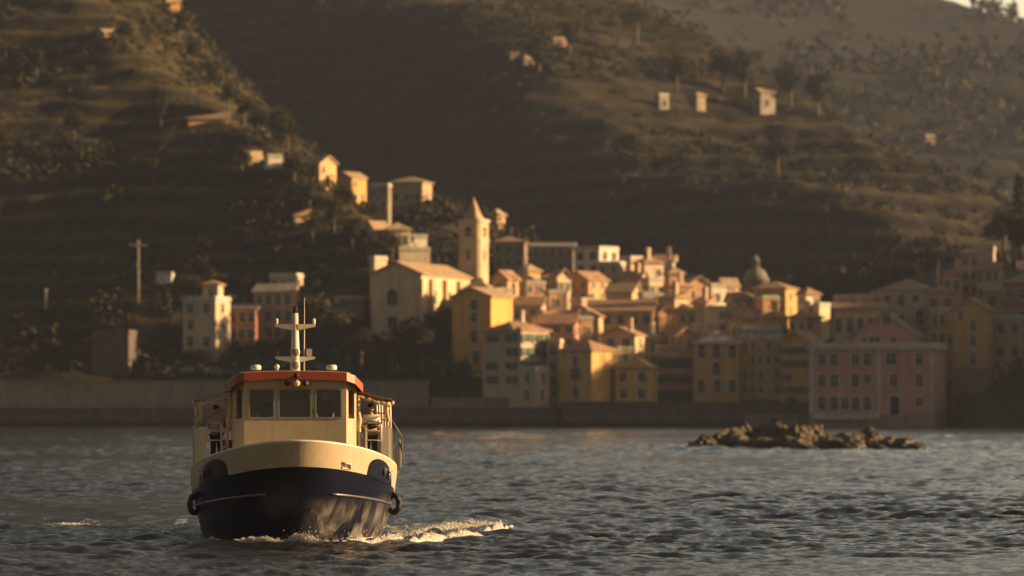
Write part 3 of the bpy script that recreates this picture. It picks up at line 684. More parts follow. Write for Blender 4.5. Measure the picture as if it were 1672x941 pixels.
# --- upper town
house('golden gabled house alone below the white hilltop block', 926, 961, 993, 457, 492, 488, 'orange', 'gable_f', 1.0, 2, 2, 2, ext=6, wsize=(.6, .9))
house('white square block with four dark windows at the top of the town', 938, 979, 1011, 407, 450, 520, 'white', 'flat', 0, 2, 2, 2, ext=7, wsize=(1.0, 1.3))
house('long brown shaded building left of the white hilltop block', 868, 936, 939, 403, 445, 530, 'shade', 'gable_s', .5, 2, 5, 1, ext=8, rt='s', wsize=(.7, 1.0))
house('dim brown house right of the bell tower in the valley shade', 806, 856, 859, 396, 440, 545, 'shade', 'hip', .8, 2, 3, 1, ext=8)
house('low brown house in front of the long shaded building', 880, 925, 935, 455, 478, 495, 'stone', 'hip', .8, 1, 2, 1, ext=7)
UP = [
 ('grey blue house tucked under the white hilltop block', 975, 1012, 1022, 432, 470, 512, 'grey', 'flat', 2, 2, 1),
 ('tan house at the upper edge, right of the white hilltop block', 1012, 1030, 1050, 423, 455, 516, 'tan', 'flat', 1, 1, 1),
 ('cream house with small windows behind the pale roof terrace', 1036, 1052, 1084, 430, 462, 510, 'cream', 'hip', 1, 1, 2),
 ('slate grey slab house at the very top edge of the town', 1066, 1098, 1104, 427, 455, 526, 'grey', 'mono', 1, 0, 0),
 ('cluttered tan house with a roof terrace in the upper town', 1012, 1044, 1060, 455, 492, 500, 'tan', 'gable_s', 1, 2, 1),
 ('cream house with a stepped terrace in the upper town', 1046, 1060, 1084, 458, 490, 497, 'cream', 'flat', 1, 1, 2),
 ('pink house with a pale base under the slate slab house', 1086, 1093, 1117, 448, 482, 505, 'pink', 'hip', 1, 0, 1),
 ('peach house with a flat tan roof on the right of the upper town', 1114, 1126, 1160, 463, 502, 498, 'peach', 'gable_s', 1, 1, 3),
 ('brightest cream block at the right end of the upper town', 1155, 1162, 1180, 468, 505, 495, 'white', 'flat', 1, 0, 1),
 ('tiny cream gabled house apart at the right end of the upper town', 1178, 1184, 1200, 467, 492, 503, 'white', 'gable_f', 1, 0, 1),
 ('white shed wall gleaming above the long dark roof', 1046, 1050, 1078, 482, 502, 480, 'white', 'flat', 1, 0, 2),
 ('brown shaded house behind the long dark roof', 990, 1032, 1047, 476, 512, 484, 'olive', 'gable_s', 1, 3, 1),
 ('slate roofed tan house with an archway in the middle terrace', 1078, 1102, 1124, 488, 515, 478, 'tan', 'mono', 1, 1, 1),
 ('peach pink house with two upper windows right of the long dark roof', 1072, 1076, 1106, 511, 562, 465, 'peach', 'gable_s', 2, 0, 2),
 ('orange house with tall shutters right of the two window peach house', 1102, 1107, 1137, 509, 575, 462, 'orange', 'hip', 3, 0, 2),
 ('tan blank wall house at the middle right of the town', 1132, 1152, 1162, 497, 540, 474, 'tan', 'mono', 1, 0, 0),
 ('golden cream house below the brightest cream block', 1154, 1160, 1185, 505, 545, 470, 'cream', 'flat', 2, 0, 2),
 ('long low peach row house with a pale eave above the grey mansard', 1178, 1186, 1241, 509, 545, 471, 'peach', 'gable_s', 2, 0, 5),
 ('olive house with a broad tiled roof behind the long peach row', 1192, 1228, 1246, 490, 530, 486, 'olive', 'hip', 1, 3, 1),
 ('tall orange house between the olive roof and the big hipped house', 1238, 1246, 1273, 488, 540, 477, 'orange', 'flat', 3, 0, 2),
 ('big tan house with a hipped roof and a bright right wall, below the dome', 1232, 1283, 1305, 472, 540, 482, 'ochre', 'hip', 3, 3, 1),
 ('cream rounded house end standing right of the big hipped house', 1303, 1317, 1339, 482, 535, 479, 'white', 'hip', 3, 1, 2),
 ('little cream annex hanging on the cream rounded house end', 1335, 1338, 1346, 500, 514, 478, 'cream', 'flat', 0, 0, 0),
 ('small peach house peeping between the pink house and the peach flat roof', 1098, 1106, 1124, 470, 492, 490, 'peach', 'hip', 1, 0, 1),
 ('small ochre house in the gap right of the bell tower, above the tan gabled cottage', 846, 862, 882, 444, 478, 482, 'gold', 'hip', 1, 1, 2),
 ('small cream house stepping up behind the peach block', 898, 910, 930, 452, 484, 480, 'cream', 'gable_s', 1, 1, 2),
 ('peach house filling the terrace under the golden gabled house', 932, 950, 976, 492, 520, 468, 'peach', 'flat', 1, 2, 2),
 ('cream house with a lit side between the tan gabled house and the orange shuttered house', 1048, 1060, 1086, 556, 600, 447, 'cream', 'hip', 2, 1, 2),
 ('golden house rising behind the red quay house', 1086, 1104, 1134, 548, 590, 446, 'gold', 'gable_s', 2, 2, 2),
 ('peach house behind the yellow mansard roof, left of its ridge', 1132, 1146, 1176, 534, 570, 448, 'peach', 'flat', 1, 1, 2),
 ('tall cream house squeezed behind the ochre five bay attic', 1196, 1214, 1240, 522, 560, 452, 'tan', 'hip', 1, 2, 2),
 ('ochre house under the tall orange house, behind the grey attic', 1244, 1262, 1288, 520, 560, 455, 'gold', 'hip', 1, 2, 2),
 ('peach house left of the five window pinkish house, under the cream rounded end', 1290, 1316, 1344, 520, 566, 452, 'peach', 'hip', 2, 2, 2),
 ('small tan house on the terrace left of the lit orange two chimney house', 868, 884, 908, 520, 556, 450, 'tan', 'hip', 1, 1, 2),
 ('narrow cream house front in the gap under the tiny gabled house', 1186, 1196, 1206, 488, 512, 484, 'tan', 'gable_f', 1, 1, 1),
]
for q in UP:
    house(q[0], *q[1:6], q[6], q[7], q[8], .9, q[9], q[10], q[11], ext=6.5, wsize=(.6, .95), rt=random.choice('tto'), chim=1 if random.random() < .3 and q[8] != 'flat' else 0)
dm = empty('domed_church', at(1234, 470, 520)); tag(dm, 'small grey domed church with a lantern, dim behind the big hipped house', 'church')
m_dm = stucco('dome_grey', (.17, .155, .14)); b = MB(); b.lathe([(1.75, -6), (1.75, 1.0), (1.9, 1.02), (1.9, 1.25), (1.62, 1.26)], 16); b.build('drum', m_dm, dm)
b = MB(); b.lathe([(1.6, 1.27)]+[(1.6*math.cos(t), 1.27+1.5*math.sin(t)) for t in (.3, .6, .9, 1.2, 1.35)], 16); b.build('dome', m_dm, dm)
b = MB(); b.lathe([(.5, 2.6), (.5, 3.6), (.62, 3.61), (.62, 3.75), (.4, 3.76), (.25, 4.1), (.05, 4.5)], 10); b.build('lantern', m_dm, dm)

# --- front row, right half
house('red four storey quay house left of the yellow mansard house', 1072, 1130, 1136, 582, 657, 438, 'rose', 'gable_s', 1.1, 3, 3, 0, ext=3, shut='b', wsize=(.7, 1.2), chim=1)
mh = house('yellow house under a grey mansard roof with three arched windows a floor', 1132, 1208, 1214, 563, 648, 434, 'ochre', 'hip', 1.5, 3, 3, 0, rt='s', ext=3, arched=True, wsize=(.75, 1.1), depth=8, chim=1)[0]
house('ochre five bay quay house with a grey attic floor', 1211, 1274, 1280, 552, 648, 435, 'ochre', 'flat', 0, 4, 5, 0, ext=3, wsize=(.6, 1.2), depth=8)
house('set back cream attic storey over the ochre five bay house', 1214, 1270, 1276, 541, 553, 437, 'pale', 'mono', .5, 1, 4, 0, rt='s', ext=1, name='attic', cat='attic', wsize=(.5, .6))
house('ochre gabled quay house touching the big pink palazzo', 1276, 1325, 1352, 562, 648, 431, 'ochre', 'gable_f', 1.3, 4, 3, 1, ext=3, shut='b', wsize=(.6, 1.15))
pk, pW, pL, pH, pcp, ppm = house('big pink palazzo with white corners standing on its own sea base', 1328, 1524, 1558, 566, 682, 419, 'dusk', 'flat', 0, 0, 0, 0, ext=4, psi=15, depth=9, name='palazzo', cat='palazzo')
HW = (.95, 1.75)
cols = [1346, 1366, 1400, 1419, 1502]
ws = [(x, 587, .8, 1.3) for x in cols if x != 1400] + [(1400, 587, .8, 1.3), (1457, 586, 1.1, 1.2)]
ws += [(x, 622, .8, 1.35) for x in (1346, 1366, 1400, 1461, 1502)] + [(1419, 618, .75, .9)]
ws += [(x, 659, .85, 1.5) for x in (1346, 1366, 1400, 1419)] + [(1383, 659, .8, 1.3), (1502, 656, .8, .9)]
for x, y, a_, b_ in ws: put_window(pk, (x-1524)/ppm/pcp, -.004, (682-y)/ppm, 0, a_, b_, False, None)
for x, wd in ((1329, .45), (1437, .45), (1521, .3)):
    xx = (x-1524)/ppm/pcp; q = MB(); q.box((xx-wd/2, -.09, -.8), (xx+wd/2, -.003, pH-.02)); q.build('pilaster', M_pale, pk)
q = MB(); q.box((-pW-.3, -.35, pH-.28), (.3, -.002, pH-.02)); q.box((.002, -.349, pH-.28), (.32, pL, pH-.021)); q.build('cornice', M_pale, pk)
q = MB(); q.box((-pW-.12, -.14, -4), (.14, -.1, .35)); q.box((-pW-.12, -.099, -4), (.139, pL, .349)); q.build('sea_base', M_stone, pk)
xx = (1463-1524)/ppm/pcp
q = MB(); q.box((xx-.72, -.16, .0), (xx-.52, -.004, 2.3)); q.box((xx+.52, -.16, .0), (xx+.72, -.004, 2.3)); q.box((xx-.72, -.165, 2.302), (xx+.72, -.004, 2.5)); dr = q.build('doorway', M_pale, pk)
q = MB(); q.box((xx-.52, -.05, .0), (xx+.52, -.004, 2.3)); q.build('door', M_dark, dr)
q = MB(); q.box((-pW+.4, -.9, -.2), (xx-1.6, -.15, -.02)); q.box((-pW+.4, -.9, -.018), (xx-1.6, -.82, .45)); q.build('ledge', M_pale, pk)
for y0 in (1.5, 4.5, 7.2):
    for z0 in (1.6, 4.3, 6.7): put_window(pk, .004, y0, z0, 1, .8, 1.3)
house('pink gabled upper house rising behind the palazzo parapet', 1390, 1500, 1542, 550, 570, 429, 'dusk', 'gable_f', 2.6, 0, 0, 0, wf_px=[(1414, 554, .6, .6), (1430, 554, 1.2, .6), (1460, 554, .7, .6), (1449, 520, .8, 1.2)], ext=4, rt='s', psi=14, depth=6)
house('pinkish house with a row of five tall windows above the palazzo', 1362, 1448, 1456, 505, 560, 440, 'peach', 'gable_s', .7, 1, 5, 0, ext=6, wsize=(.75, 1.6), depth=7)
house('narrow attic with three openings over the five window pinkish house', 1362, 1424, 1430, 487, 506, 446, 'pink', 'flat', 0, 1, 3, 0, ext=2, name='attic', cat='attic', wsize=(.7, .8))
house('olive tan house with a broad hip roof at the right of the town', 1440, 1508, 1536, 474, 540, 454, 'olive', 'hip', 1.3, 2, 3, 2, ext=7, rt='o')
house('grey flat house with one dark arch above the palazzo roof', 1490, 1516, 1524, 500, 545, 446, 'grey', 'flat', 0, 1, 1, 0, ext=5, arched=True, wsize=(.9, 1.3))
house('deep ochre house with paired windows left of the ochre gabled tower house', 1520, 1558, 1564, 508, 600, 439, 'orange', 'flat', 0, 3, 3, 0, ext=5, wsize=(.5, 1.2))
house('tan upper storey behind the deep ochre house', 1514, 1560, 1568, 478, 515, 445, 'ochre', 'hip', .8, 1, 2, 0, ext=5, rt='t')
gt = house('ochre gabled tower house on a pale base, right of the palazzo', 1557, 1612, 1630, 506, 625, 431, 'ochre', 'gable_f', 1.2, 0, 0, 1, wf_px=[(1590, 531, .6, 1.3), (1590, 556, .7, 1.2), (1590, 586, .6, 1.2), (1570, 515, .6, 1.2)], ext=3, base=1.7)[0]
house('tall tan tower like house high on the right edge of the town', 1570, 1598, 1606, 415, 485, 461, 'tan', 'hip', .6, 3, 2, 1, ext=8, wsize=(.6, 1.2))
house('pale grey block peeking above the tall tan tower like house', 1598, 1622, 1628, 408, 440, 470, 'pale', 'flat', 0, 0, 0, 0, ext=9)
house('tan house with two slim windows right of the tall tan tower like house', 1596, 1632, 1644, 440, 492, 456, 'tan', 'gable_s', .8, 2, 3, 1, ext=8, wsize=(.55, 1.2))
house('peach house with a small chimney left of the tall tan tower like house', 1540, 1570, 1576, 448, 485, 458, 'pink', 'hip', .7, 1, 2, 0, ext=8, chim=1, wsize=(.6, 1.0))
house('broad brown house under the tan two window house at the right edge', 1612, 1650, 1660, 478, 560, 447, 'brown', 'hip', 1.0, 3, 2, 1, ext=8)
house('dark red house cut by the right edge of the picture', 1640, 1700, 1712, 462, 610, 440, 'red', 'hip', 1.0, 4, 3, 1, ext=8)
house('olive brown house on the rock under the dark red house', 1626, 1668, 1680, 520, 628, 434, 'brown', 'flat', 0, 3, 2, 0, ext=6)
house('grey stone house behind the pinkish row, half hidden at the right', 1422, 1448, 1462, 486, 520, 462, 'stone', 'gable_s', .7, 1, 2, 1, ext=6)

# --- houses on the left hill
HH = [
 ('pair storey tan house with a sloping roof highest of the big hillside houses', 480, 522, 547, 266, 310, 540, 'orange', 'gable_s', 2, 2, 2),
 ('yellow gabled hillside house beside the cypress slope', 548, 575, 597, 290, 332, 530, 'yellow', 'gable_f', 2, 1, 2),
 ('grey plastered house right of the yellow gabled hillside house', 600, 634, 638, 304, 345, 545, 'stone', 'flat', 2, 2, 1),
 ('wide dim mauve house in the shade right of the hillside houses', 638, 690, 704, 298, 345, 572, 'brown', 'hip', 1, 3, 1),
 ('cream villa with a terrace wall on the slope above the church', 626, 634, 670, 376, 410, 496, 'cream', 'hip', 1, 0, 2),
 ('bright white cube house above the church roof', 660, 669, 697, 388, 412, 494, 'white', 'flat', 0, 0, 0),
 ('cream balcony block just under the bright white cube house', 640, 652, 702, 409, 428, 489, 'cream', 'flat', 0, 0, 0),
 ('peach cottage at the left of the cream terrace villa', 597, 612, 632, 374, 400, 500, 'peach', 'gable_f', 1, 1, 1),
 ('small white house on the hillside left of the tan sloping roof house', 433, 438, 461, 257, 276, 556, 'white', 'flat', 0, 0, 0),
 ('tiny cream hut, left one of two above the lit terraces', 388, 390, 402, 258, 271, 565, 'tan', 'flat', 0, 0, 0),
 ('tiny cream hut, right one of two above the lit terraces', 404, 406, 417, 259, 272, 564, 'cream', 'gable_f', 0, 0, 0),
 ('long low orange wall house on the skyline side of the left hill', 304, 308, 373, 194, 208, 585, 'orange', 'mono', 0, 0, 0),
 ('lone pale hut high on the left hill', 160, 164, 180, 52, 66, 625, 'peach', 'flat', 0, 0, 0),
 ('orange hut at the top edge of the left hill skyline', 270, 274, 291, 2, 26, 640, 'orange', 'gable_f', 0, 0, 0),
 ('small pale house in the dim valley right of the spire', 798, 812, 822, 352, 378, 575, 'brown', 'hip', 0, 0, 0),
 ('low tan terrace cottage below the tan sloping roof house', 478, 482, 506, 353, 369, 520, 'tan', 'mono', 0, 0, 0),
]
for q in HH:
    fn = left_hill; D = hit(q[2], q[5], left_hill, 440, 740) or q[6]
    if 440 < D < 740 and abs(D-q[6]) < 130: dd = D
    else: dd = q[6]
    print('hill house', q[0][:30], q[6], D)
    house(q[0], *q[1:6], dd, q[7], q[8], .9, q[9], q[10], q[11], ext=7, wsize=(.7, 1.1), rt='o')
MHH = [
 ('orange pink house on the middle ridge, left of centre', 900, 904, 926, 64, 77, 'peach', 'flat'),
 ('pale house, larger of two clustered on the shaded edge of the middle ridge', 826, 834, 860, 88, 102, 'grey', 'hip'),
 ('bright little cream house, smaller of two clustered on the middle ridge', 852, 857, 874, 94, 110, 'cream', 'flat'),
 ('narrow white tower house on the middle ridge', 1072, 1077, 1087, 156, 182, 'grey', 'flat'),
 ('tan house with an arcade on the middle ridge', 1123, 1138, 1153, 156, 182, 'shade', 'hip'),
 ('white chapel with a rounded end, rightmost building of the middle ridge', 1230, 1242, 1267, 150, 187, 'grey', 'gable_f'),
]
for q in MHH:
    D = hit(q[2], q[5], middle_hill, 580, 1005) or 820
    print('mid', q[0][:25], D)
    house(q[0], *q[1:6], D, q[6], q[7], .7, 1, 1, 1, ext=6, wsize=(.9, 1.4), rt='o')
D = hit(1515, 239, mountain, 700, 1790, 2) or 1100; print('mtn', D)
house('lone faint pink house on the far mountain slope', 1506, 1512, 1527, 222, 240, D, 'stone', 'flat', 0, 0, 0, 0, ext=10)

# --- sea walls, poles
def wallseg(label, px0, px1, D, z0, z1, th, mt, name='sea_wall', cope=True):
    x0 = (px0-CX)/FPX*D; x1 = (px1-CX)/FPX*D
    r0 = empty(name, (x0, D, z0)); tag(r0, label, 'wall')
    n = 24; b = MB(); Lg = x1-x0
    b.box((0, 0, -1.5), (Lg, th, z1-z0)); b.build('wall', mt, r0)
    if cope:
        q = MB(); q.box((-.05, -.14, z1-z0+.002), (Lg+.05, th, z1-z0+.22)); q.build('coping', mt, r0)
def quaymat():
    m, nt, b = nodes('quay_stone'); tc = N(nt, 'ShaderNodeTexCoord'); sx = N(nt, 'ShaderNodeSeparateXYZ'); nt.links.new(tc.outputs['Object'], sx.inputs[0])
    cb = N(nt, 'ShaderNodeCombineXYZ'); nt.links.new(sx.outputs[0], cb.inputs[0]); nt.links.new(sx.outputs[2], cb.inputs[1])
    br = N(nt, 'ShaderNodeTexBrick', Scale=.8); br.inputs['Color1'].default_value = (.13, .115, .10, 1); br.inputs['Color2'].default_value = (.085, .075, .065, 1); br.inputs['Mortar'].default_value = (.05, .045, .04, 1); nt.links.new(cb.outputs[0], br.inputs['Vector'])
    n1 = N(nt, 'ShaderNodeTexNoise', Scale=.5, Detail=6.0, Roughness=.7); nt.links.new(tc.outputs['Object'], n1.inputs['Vector'])
    ad = N(nt, 'ShaderNodeMath', operation='MULTIPLY_ADD'); ad.inputs[1].default_value = -1.2; nt.links.new(n1.outputs[0], ad.inputs[0]); nt.links.new(sx.outputs[2], ad.inputs[2])
    t = N(nt, 'ShaderNodeMapRange'); t.inputs[1].default_value = .15; t.inputs[2].default_value = .65; nt.links.new(ad.outputs[0], t.inputs[0])   # weed and tide stain
    mx = N(nt, 'ShaderNodeMix', data_type='RGBA'); mx.inputs[6].default_value = (.022, .024, .016, 1); nt.links.new(t.outputs[0], mx.inputs[0]); nt.links.new(br.outputs[0], mx.inputs[7])
    m2 = N(nt, 'ShaderNodeMix', data_type='RGBA', blend_type='MULTIPLY'); m2.inputs[0].default_value = .8; nt.links.new(mx.outputs[2], m2.inputs[6]); nt.links.new(ramp(nt, n1.outputs[0], [(.3, (.55, .55, .55)), (.65, (1.2, 1.2, 1.2))]), m2.inputs[7])
    nt.links.new(m2.outputs[2], b.inputs['Base Color']); b.inputs['Roughness'].default_value = .85; b.inputs['Specular IOR Level'].default_value = .2
    return m
m_sea = quaymat(); m_prom = stucco('promenade', (.19, .165, .14))
wallseg('long low dark sea wall along the waterline on the left', -900, 915, 429, -.5, 1.9, 4.4, m_sea)
wallseg('tall pale promenade wall above the dark sea wall on the left', -900, 700, 434, 1.9, 4.9, 1.2, m_prom, 'promenade_wall')
wallseg('lower pale wall in front of the grey cream house', 704, 912, 433.0, 1.9, 3.0, 1.2, m_prom, 'promenade_wall')
wallseg('dark quay wall under the yellow and red quay houses', 917, 1328, 427.6, -.5, 2.55, 6, m_sea, 'quay_wall')
wallseg('short stone quay between the rocks and the palazzo', 1215, 1326, 424.5, -.5, 1.2, 3, m_prom, 'quay_wall')
for px in (330, 560): pass
for px, lbl in ((748, 'left buttress'), (838, 'right buttress')):
    pass
b = MB(); b.box((-.4, -.12, 0), (.4, -.004, 1.9)); 
ar = empty('doorway', at(842, 663, 432.9)); tag(ar, 'dark doorway in the lower pale wall by the grey cream house', 'doorway')
b = MB(); b.box((-.45, -.02, -.3), (.45, .06, 1.6)); b.build('door', M_dark, ar); b = MB(); b.box((-.6, -.1, -.3), (-.452, .06, 1.6)); b.box((.452, -.1, -.3), (.6, .06, 1.6)); b.box((-.6, -.1, 1.602), (.6, .06, 1.78)); b.build('frame', M_trim, ar)
def pole(label, px, pyt, pyb, D, r, arm=0, name='utility_pole', mt=None):
    p = at(px, pyb, D); q = empty(name, p); tag(q, label, 'pole'); h = (pyb-pyt)/FPX*D
    mt = mt or mat('pole_wood', (.30, .26, .21), .8); b = MB(); b.tube([(0, 0, min(-.5, ground(p.x, p.y) - p.z - .3)), (0, 0, h)], [r, r*.7], 8); b.build('post', mt, q)
    if arm:
        b = MB(); b.box((-arm, -.14, h*.9), (arm, -.08, h*.9+.12)); b.build('crossarm', mt, q)
        b = MB()
        for x in (-arm*.9, -arm*.4, arm*.4, arm*.9): b.lathe([(.05, h*.9+.12), (.07, h*.9+.22), (.04, h*.9+.3)], 8, 0, (x, -.11, 0))
        b.build('insulators', M_pale, q)
pole('pale utility pole with a crossarm on the dark left hillside', 226, 392, 500, hit(226, 500, left_hill, 436, 700) or 460, .11, 1.0)
pole('short white post standing on the dark terraces at far left', 75, 472, 512, hit(75, 512, left_hill, 436, 700) or 455, .22, 0, 'marker_post', M_pale)
# ------------------------------------------------------------------ the ferry
def paintmat():
    m, nt, b = nodes('cream_paint')
    tc = N(nt, 'ShaderNodeTexCoord')
    n1 = N(nt, 'ShaderNodeTexNoise', Scale=1.4, Detail=5.0, Roughness=.6); nt.links.new(tc.outputs['Object'], n1.inputs['Vector'])
    mp = N(nt, 'ShaderNodeMapping'); mp.inputs['Scale'].default_value = (9, 9, .7); nt.links.new(tc.outputs['Object'], mp.inputs[0])
    n2 = N(nt, 'ShaderNodeTexNoise', Scale=1.0, Detail=4.0, Roughness=.65); nt.links.new(mp.outputs[0], n2.inputs['Vector'])
    c1 = ramp(nt, n1.outputs[0], [(.3, (.335, .27, .18)), (.7, (.385, .318, .22))])
    c2 = ramp(nt, n2.outputs[0], [(.56, (1, 1, 1)), (.70, (.74, .62, .48))])
    mx = N(nt, 'ShaderNodeMix', data_type='RGBA', blend_type='MULTIPLY'); mx.inputs[0].default_value = .55
    nt.links.new(c1, mx.inputs[6]); nt.links.new(c2, mx.inputs[7]); nt.links.new(mx.outputs[2], b.inputs['Base Color'])
    rr = N(nt, 'ShaderNodeMapRange'); rr.inputs[3].default_value = .3; rr.inputs[4].default_value = .55; nt.links.new(n1.outputs[0], rr.inputs[0]); nt.links.new(rr.outputs[0], b.inputs['Roughness'])
    b.inputs['Specular IOR Level'].default_value = .4
    bp = N(nt, 'ShaderNodeBump', Strength=.08, Distance=.03); nt.links.new(n1.outputs[0], bp.inputs['Height']); nt.links.new(bp.outputs[0], b.inputs['Normal'])
    return m
M_cream = paintmat()
M_cream2 = mat('white_paint', (.52, .47, .38), .45, .10, 3, spec=.4)
M_orange = mat('orange_paint', (.24, .042, .012), .42, .12, 3, spec=.4)
M_canvas = mat('brown_canvas', (.26, .12, .06), .9, .25, 4, bump=.2)
M_curtain = mat('tan_curtain', (.46, .36, .22), .9, .15, 5, bump=.2)
M_black = mat('black_rubber', (.018, .017, .017), .7, .25, 8, bump=.3)
M_steel = mat('dull_steel', (.32, .31, .29), .4, .15, 6, metal=.8)
M_frame = mat('window_rubber', (.20, .21, .21), .5, .1, 5)
M_deck = mat('deck_paint', (.42, .33, .22), .8, .15, 2)
M_inside = mat('cabin_panel', (.36, .31, .25), .8, .15, 2)
M_redbox = mat('dark_red_door', (.16, .035, .03), .6, .2, 3)
M_rope = mat('rope', (.42, .36, .27), .9, .2, 20)
M_lens = mat('lamp_lens', (.55, .42, .22), .15, .1, 4, spec=.8)
def hullmat():
    m, nt, b = nodes('navy_hull')
    tc = N(nt, 'ShaderNodeTexCoord'); sx = N(nt, 'ShaderNodeSeparateXYZ'); nt.links.new(tc.outputs['Object'], sx.inputs[0])
    n1 = N(nt, 'ShaderNodeTexNoise', Scale=1.7, Detail=8.0, Roughness=.66, Distortion=.9)
    mp = N(nt, 'ShaderNodeMapping'); mp.inputs['Scale'].default_value = (1.2, 1.2, .5); nt.links.new(tc.outputs['Object'], mp.inputs[0]); nt.links.new(mp.outputs[0], n1.inputs['Vector'])
    # light reflected off the water, painted in: patchy, only below the rubbing strake
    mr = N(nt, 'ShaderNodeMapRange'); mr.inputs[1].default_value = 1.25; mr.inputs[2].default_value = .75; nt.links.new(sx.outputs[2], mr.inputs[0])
    water_light = ramp(nt, n1.outputs[0], [(.40, (0, 0, 0)), (.52, (.35, .35, .35)), (.66, (1, 1, 1))])
    mu = N(nt, 'ShaderNodeMath', operation='MULTIPLY'); nt.links.new(water_light, mu.inputs[0]); nt.links.new(mr.outputs[0], mu.inputs[1])
    sd_ = N(nt, 'ShaderNodeMapRange'); sd_.inputs[1].default_value = -.25; sd_.inputs[2].default_value = .55; nt.links.new(sx.outputs[0], sd_.inputs[0])   # painted reflections kept to the sunlit side
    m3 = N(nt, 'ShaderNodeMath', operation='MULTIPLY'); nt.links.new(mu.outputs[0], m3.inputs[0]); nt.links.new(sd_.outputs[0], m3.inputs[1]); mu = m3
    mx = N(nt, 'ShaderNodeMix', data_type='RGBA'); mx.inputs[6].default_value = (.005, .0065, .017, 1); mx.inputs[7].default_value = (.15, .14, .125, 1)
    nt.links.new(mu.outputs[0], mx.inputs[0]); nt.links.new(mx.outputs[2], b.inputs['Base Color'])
    b.inputs['Roughness'].default_value = .28; b.inputs['Specular IOR Level'].default_value = .2
    bp = N(nt, 'ShaderNodeBump', Strength=.12, Distance=.05); nt.links.new(n1.outputs[0], bp.inputs['Height']); nt.links.new(bp.outputs[0], b.inputs['Normal'])
    return m
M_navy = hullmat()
M_boot = mat('boot_stripe', (.50, .46, .38), .6, .2, 5)
def glassmat():
    m = bpy.data.materials.new('cabin_glass'); m.use_nodes = True; nt = m.node_tree; nt.nodes.clear()
    o = nt.nodes.new('ShaderNodeOutputMaterial'); a = N(nt, 'ShaderNodeBsdfTransparent'); a.inputs[0].default_value = (.62, .60, .56, 1)
    g = N(nt, 'ShaderNodeBsdfGlossy', Roughness=.04); mx = nt.nodes.new('ShaderNodeMixShader'); mx.inputs[0].default_value = .05
    nt.links.new(a.outputs[0], mx.inputs[1]); nt.links.new(g.outputs[0], mx.inputs[2]); nt.links.new(mx.outputs[0], o.inputs[0]); return m
M_cglass = glassmat()

boat = empty('passenger_ferry', BOAT, BROT)
tag(boat, 'small passenger ferry with navy hull, cream bulwark and orange roof edge heading this way', 'ferry')
def ztop(y): return 1.24 + .87*min(1, max(0, -y/5.8))**1.25
def outline(f, ph):                    # f: 0 waterline .. 1 sheer .. 1.4 bulwark top; ph 0 stem .. 1 shoulder, >1 along the side
    Wd = 2.44 + .30*f if f <= 1 else 2.74 + .10*(f-1)
    Lb = 4.35 + 1.05*f if f <= 1 else 5.40 + .25*(f-1)
    n = 1.60 + .34*min(1, max(0, f))
    if ph <= 1:
        q = ph*math.pi/2; return Wd*math.sin(q)**(2/n), -Lb*math.cos(q)**(2/n)
    y = (ph-1)*8.6; return Wd*(1-.10*(y/8.6)**2), y
PH = [i/40 for i in range(41)] + [1+i/12 for i in range(1, 13)]
def loft(fs, zf, mtl, name, both=True, smooth=True):
    b = MB(); 
    for sx in (1, -1):
        vs = []
        for f in fs:
            for ph in PH:
                x, y = outline(f, ph); vs.append((sx*x, y, zf(f, y)))
        n = len(PH); fs_ = []
        for i in range(len(fs)-1):
            for j in range(n-1):
                q = (i*n+j, i*n+j+1, (i+1)*n+j+1, (i+1)*n+j); fs_.append(q if sx > 0 else q[::-1])
        b.add(vs, fs_, 0, smooth)
    return b, mtl, name
FS = [-.45, -.2, 0, .15, .3, .45, .6, .75, .9, 1.0]
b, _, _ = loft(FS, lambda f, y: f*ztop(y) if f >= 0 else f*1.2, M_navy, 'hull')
# transom and deck close the hull
tr = [outline(f, 2.0) + (f*ztop(8.6) if f >= 0 else f*1.2,) for f in FS]
b.add([(x, y, z) for x, y, z in tr] + [(-x, y, z) for x, y, z in tr], [(i, i+1, len(tr)+i+1, len(tr)+i) for i in range(len(tr)-1)])
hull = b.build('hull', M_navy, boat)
b = MB(); dk = [outline(.70, ph) for ph in PH]
vs = [(x*.985, y*.985, 1.02 + .62*min(1, max(0, -y/5.2))**1.3) for x, y in dk] + [(-x*.985, y*.985, 1.02 + .62*min(1, max(0, -y/5.2))**1.3) for x, y in dk]; n = len(dk)
b.add(vs, [(j, j+1, n+j+1, n+j) for j in range(n-1)]); b.build('deck', M_deck, boat)
def hb(y): return .62*math.sqrt(min(1, max(0, (-y-.15)/.9)))
def bulw(sx, ph, h, off=0.0):          # a point on the bulwark, h metres over the sheer
    x, y = outline(1+h, ph); e = 1e-3; x2, y2 = outline(1+h, min(1, ph+e)); x1, y1 = outline(1+h, max(0, ph-e))
    t = Vector((x2-x1, y2-y1)); t.normalize(); nx, ny = -t.y, t.x
    if nx < 0 or (nx == 0 and ny > 0): nx, ny = -nx, -ny
    if ph < .02: nx, ny = 0, -1
    return (sx*(x+nx*off), y+ny*off, ztop(y) + h)
b = MB(); P2 = [i/60 for i in range(60)]; P2 = [p for p in P2 if hb(outline(1, p)[1]) > .02]
H5 = [0, .2, .4, .6, .8, 1.0]
for sx in (1, -1):
    for side, off in ((1, .012), (0, -.06)):
        vs = [bulw(sx, p, hb(outline(1, p)[1])*k, off) for k in H5 for p in P2]; n = len(P2)
        fs = [(i*n+j, i*n+j+1, (i+1)*n+j+1, (i+1)*n+j) for i in range(5) for j in range(n-1)]
        b.add(vs, fs if (sx > 0) == bool(side) else [f[::-1] for f in fs], 0, True)
bw = b.build('bulwark', M_cream, boat)
b = MB()
pts = [bulw(-1, p, hb(outline(1, p)[1])+.01, -.024) for p in P2[::-1]] + [bulw(1, p, hb(outline(1, p)[1])+.01, -.024) for p in P2[1:]]
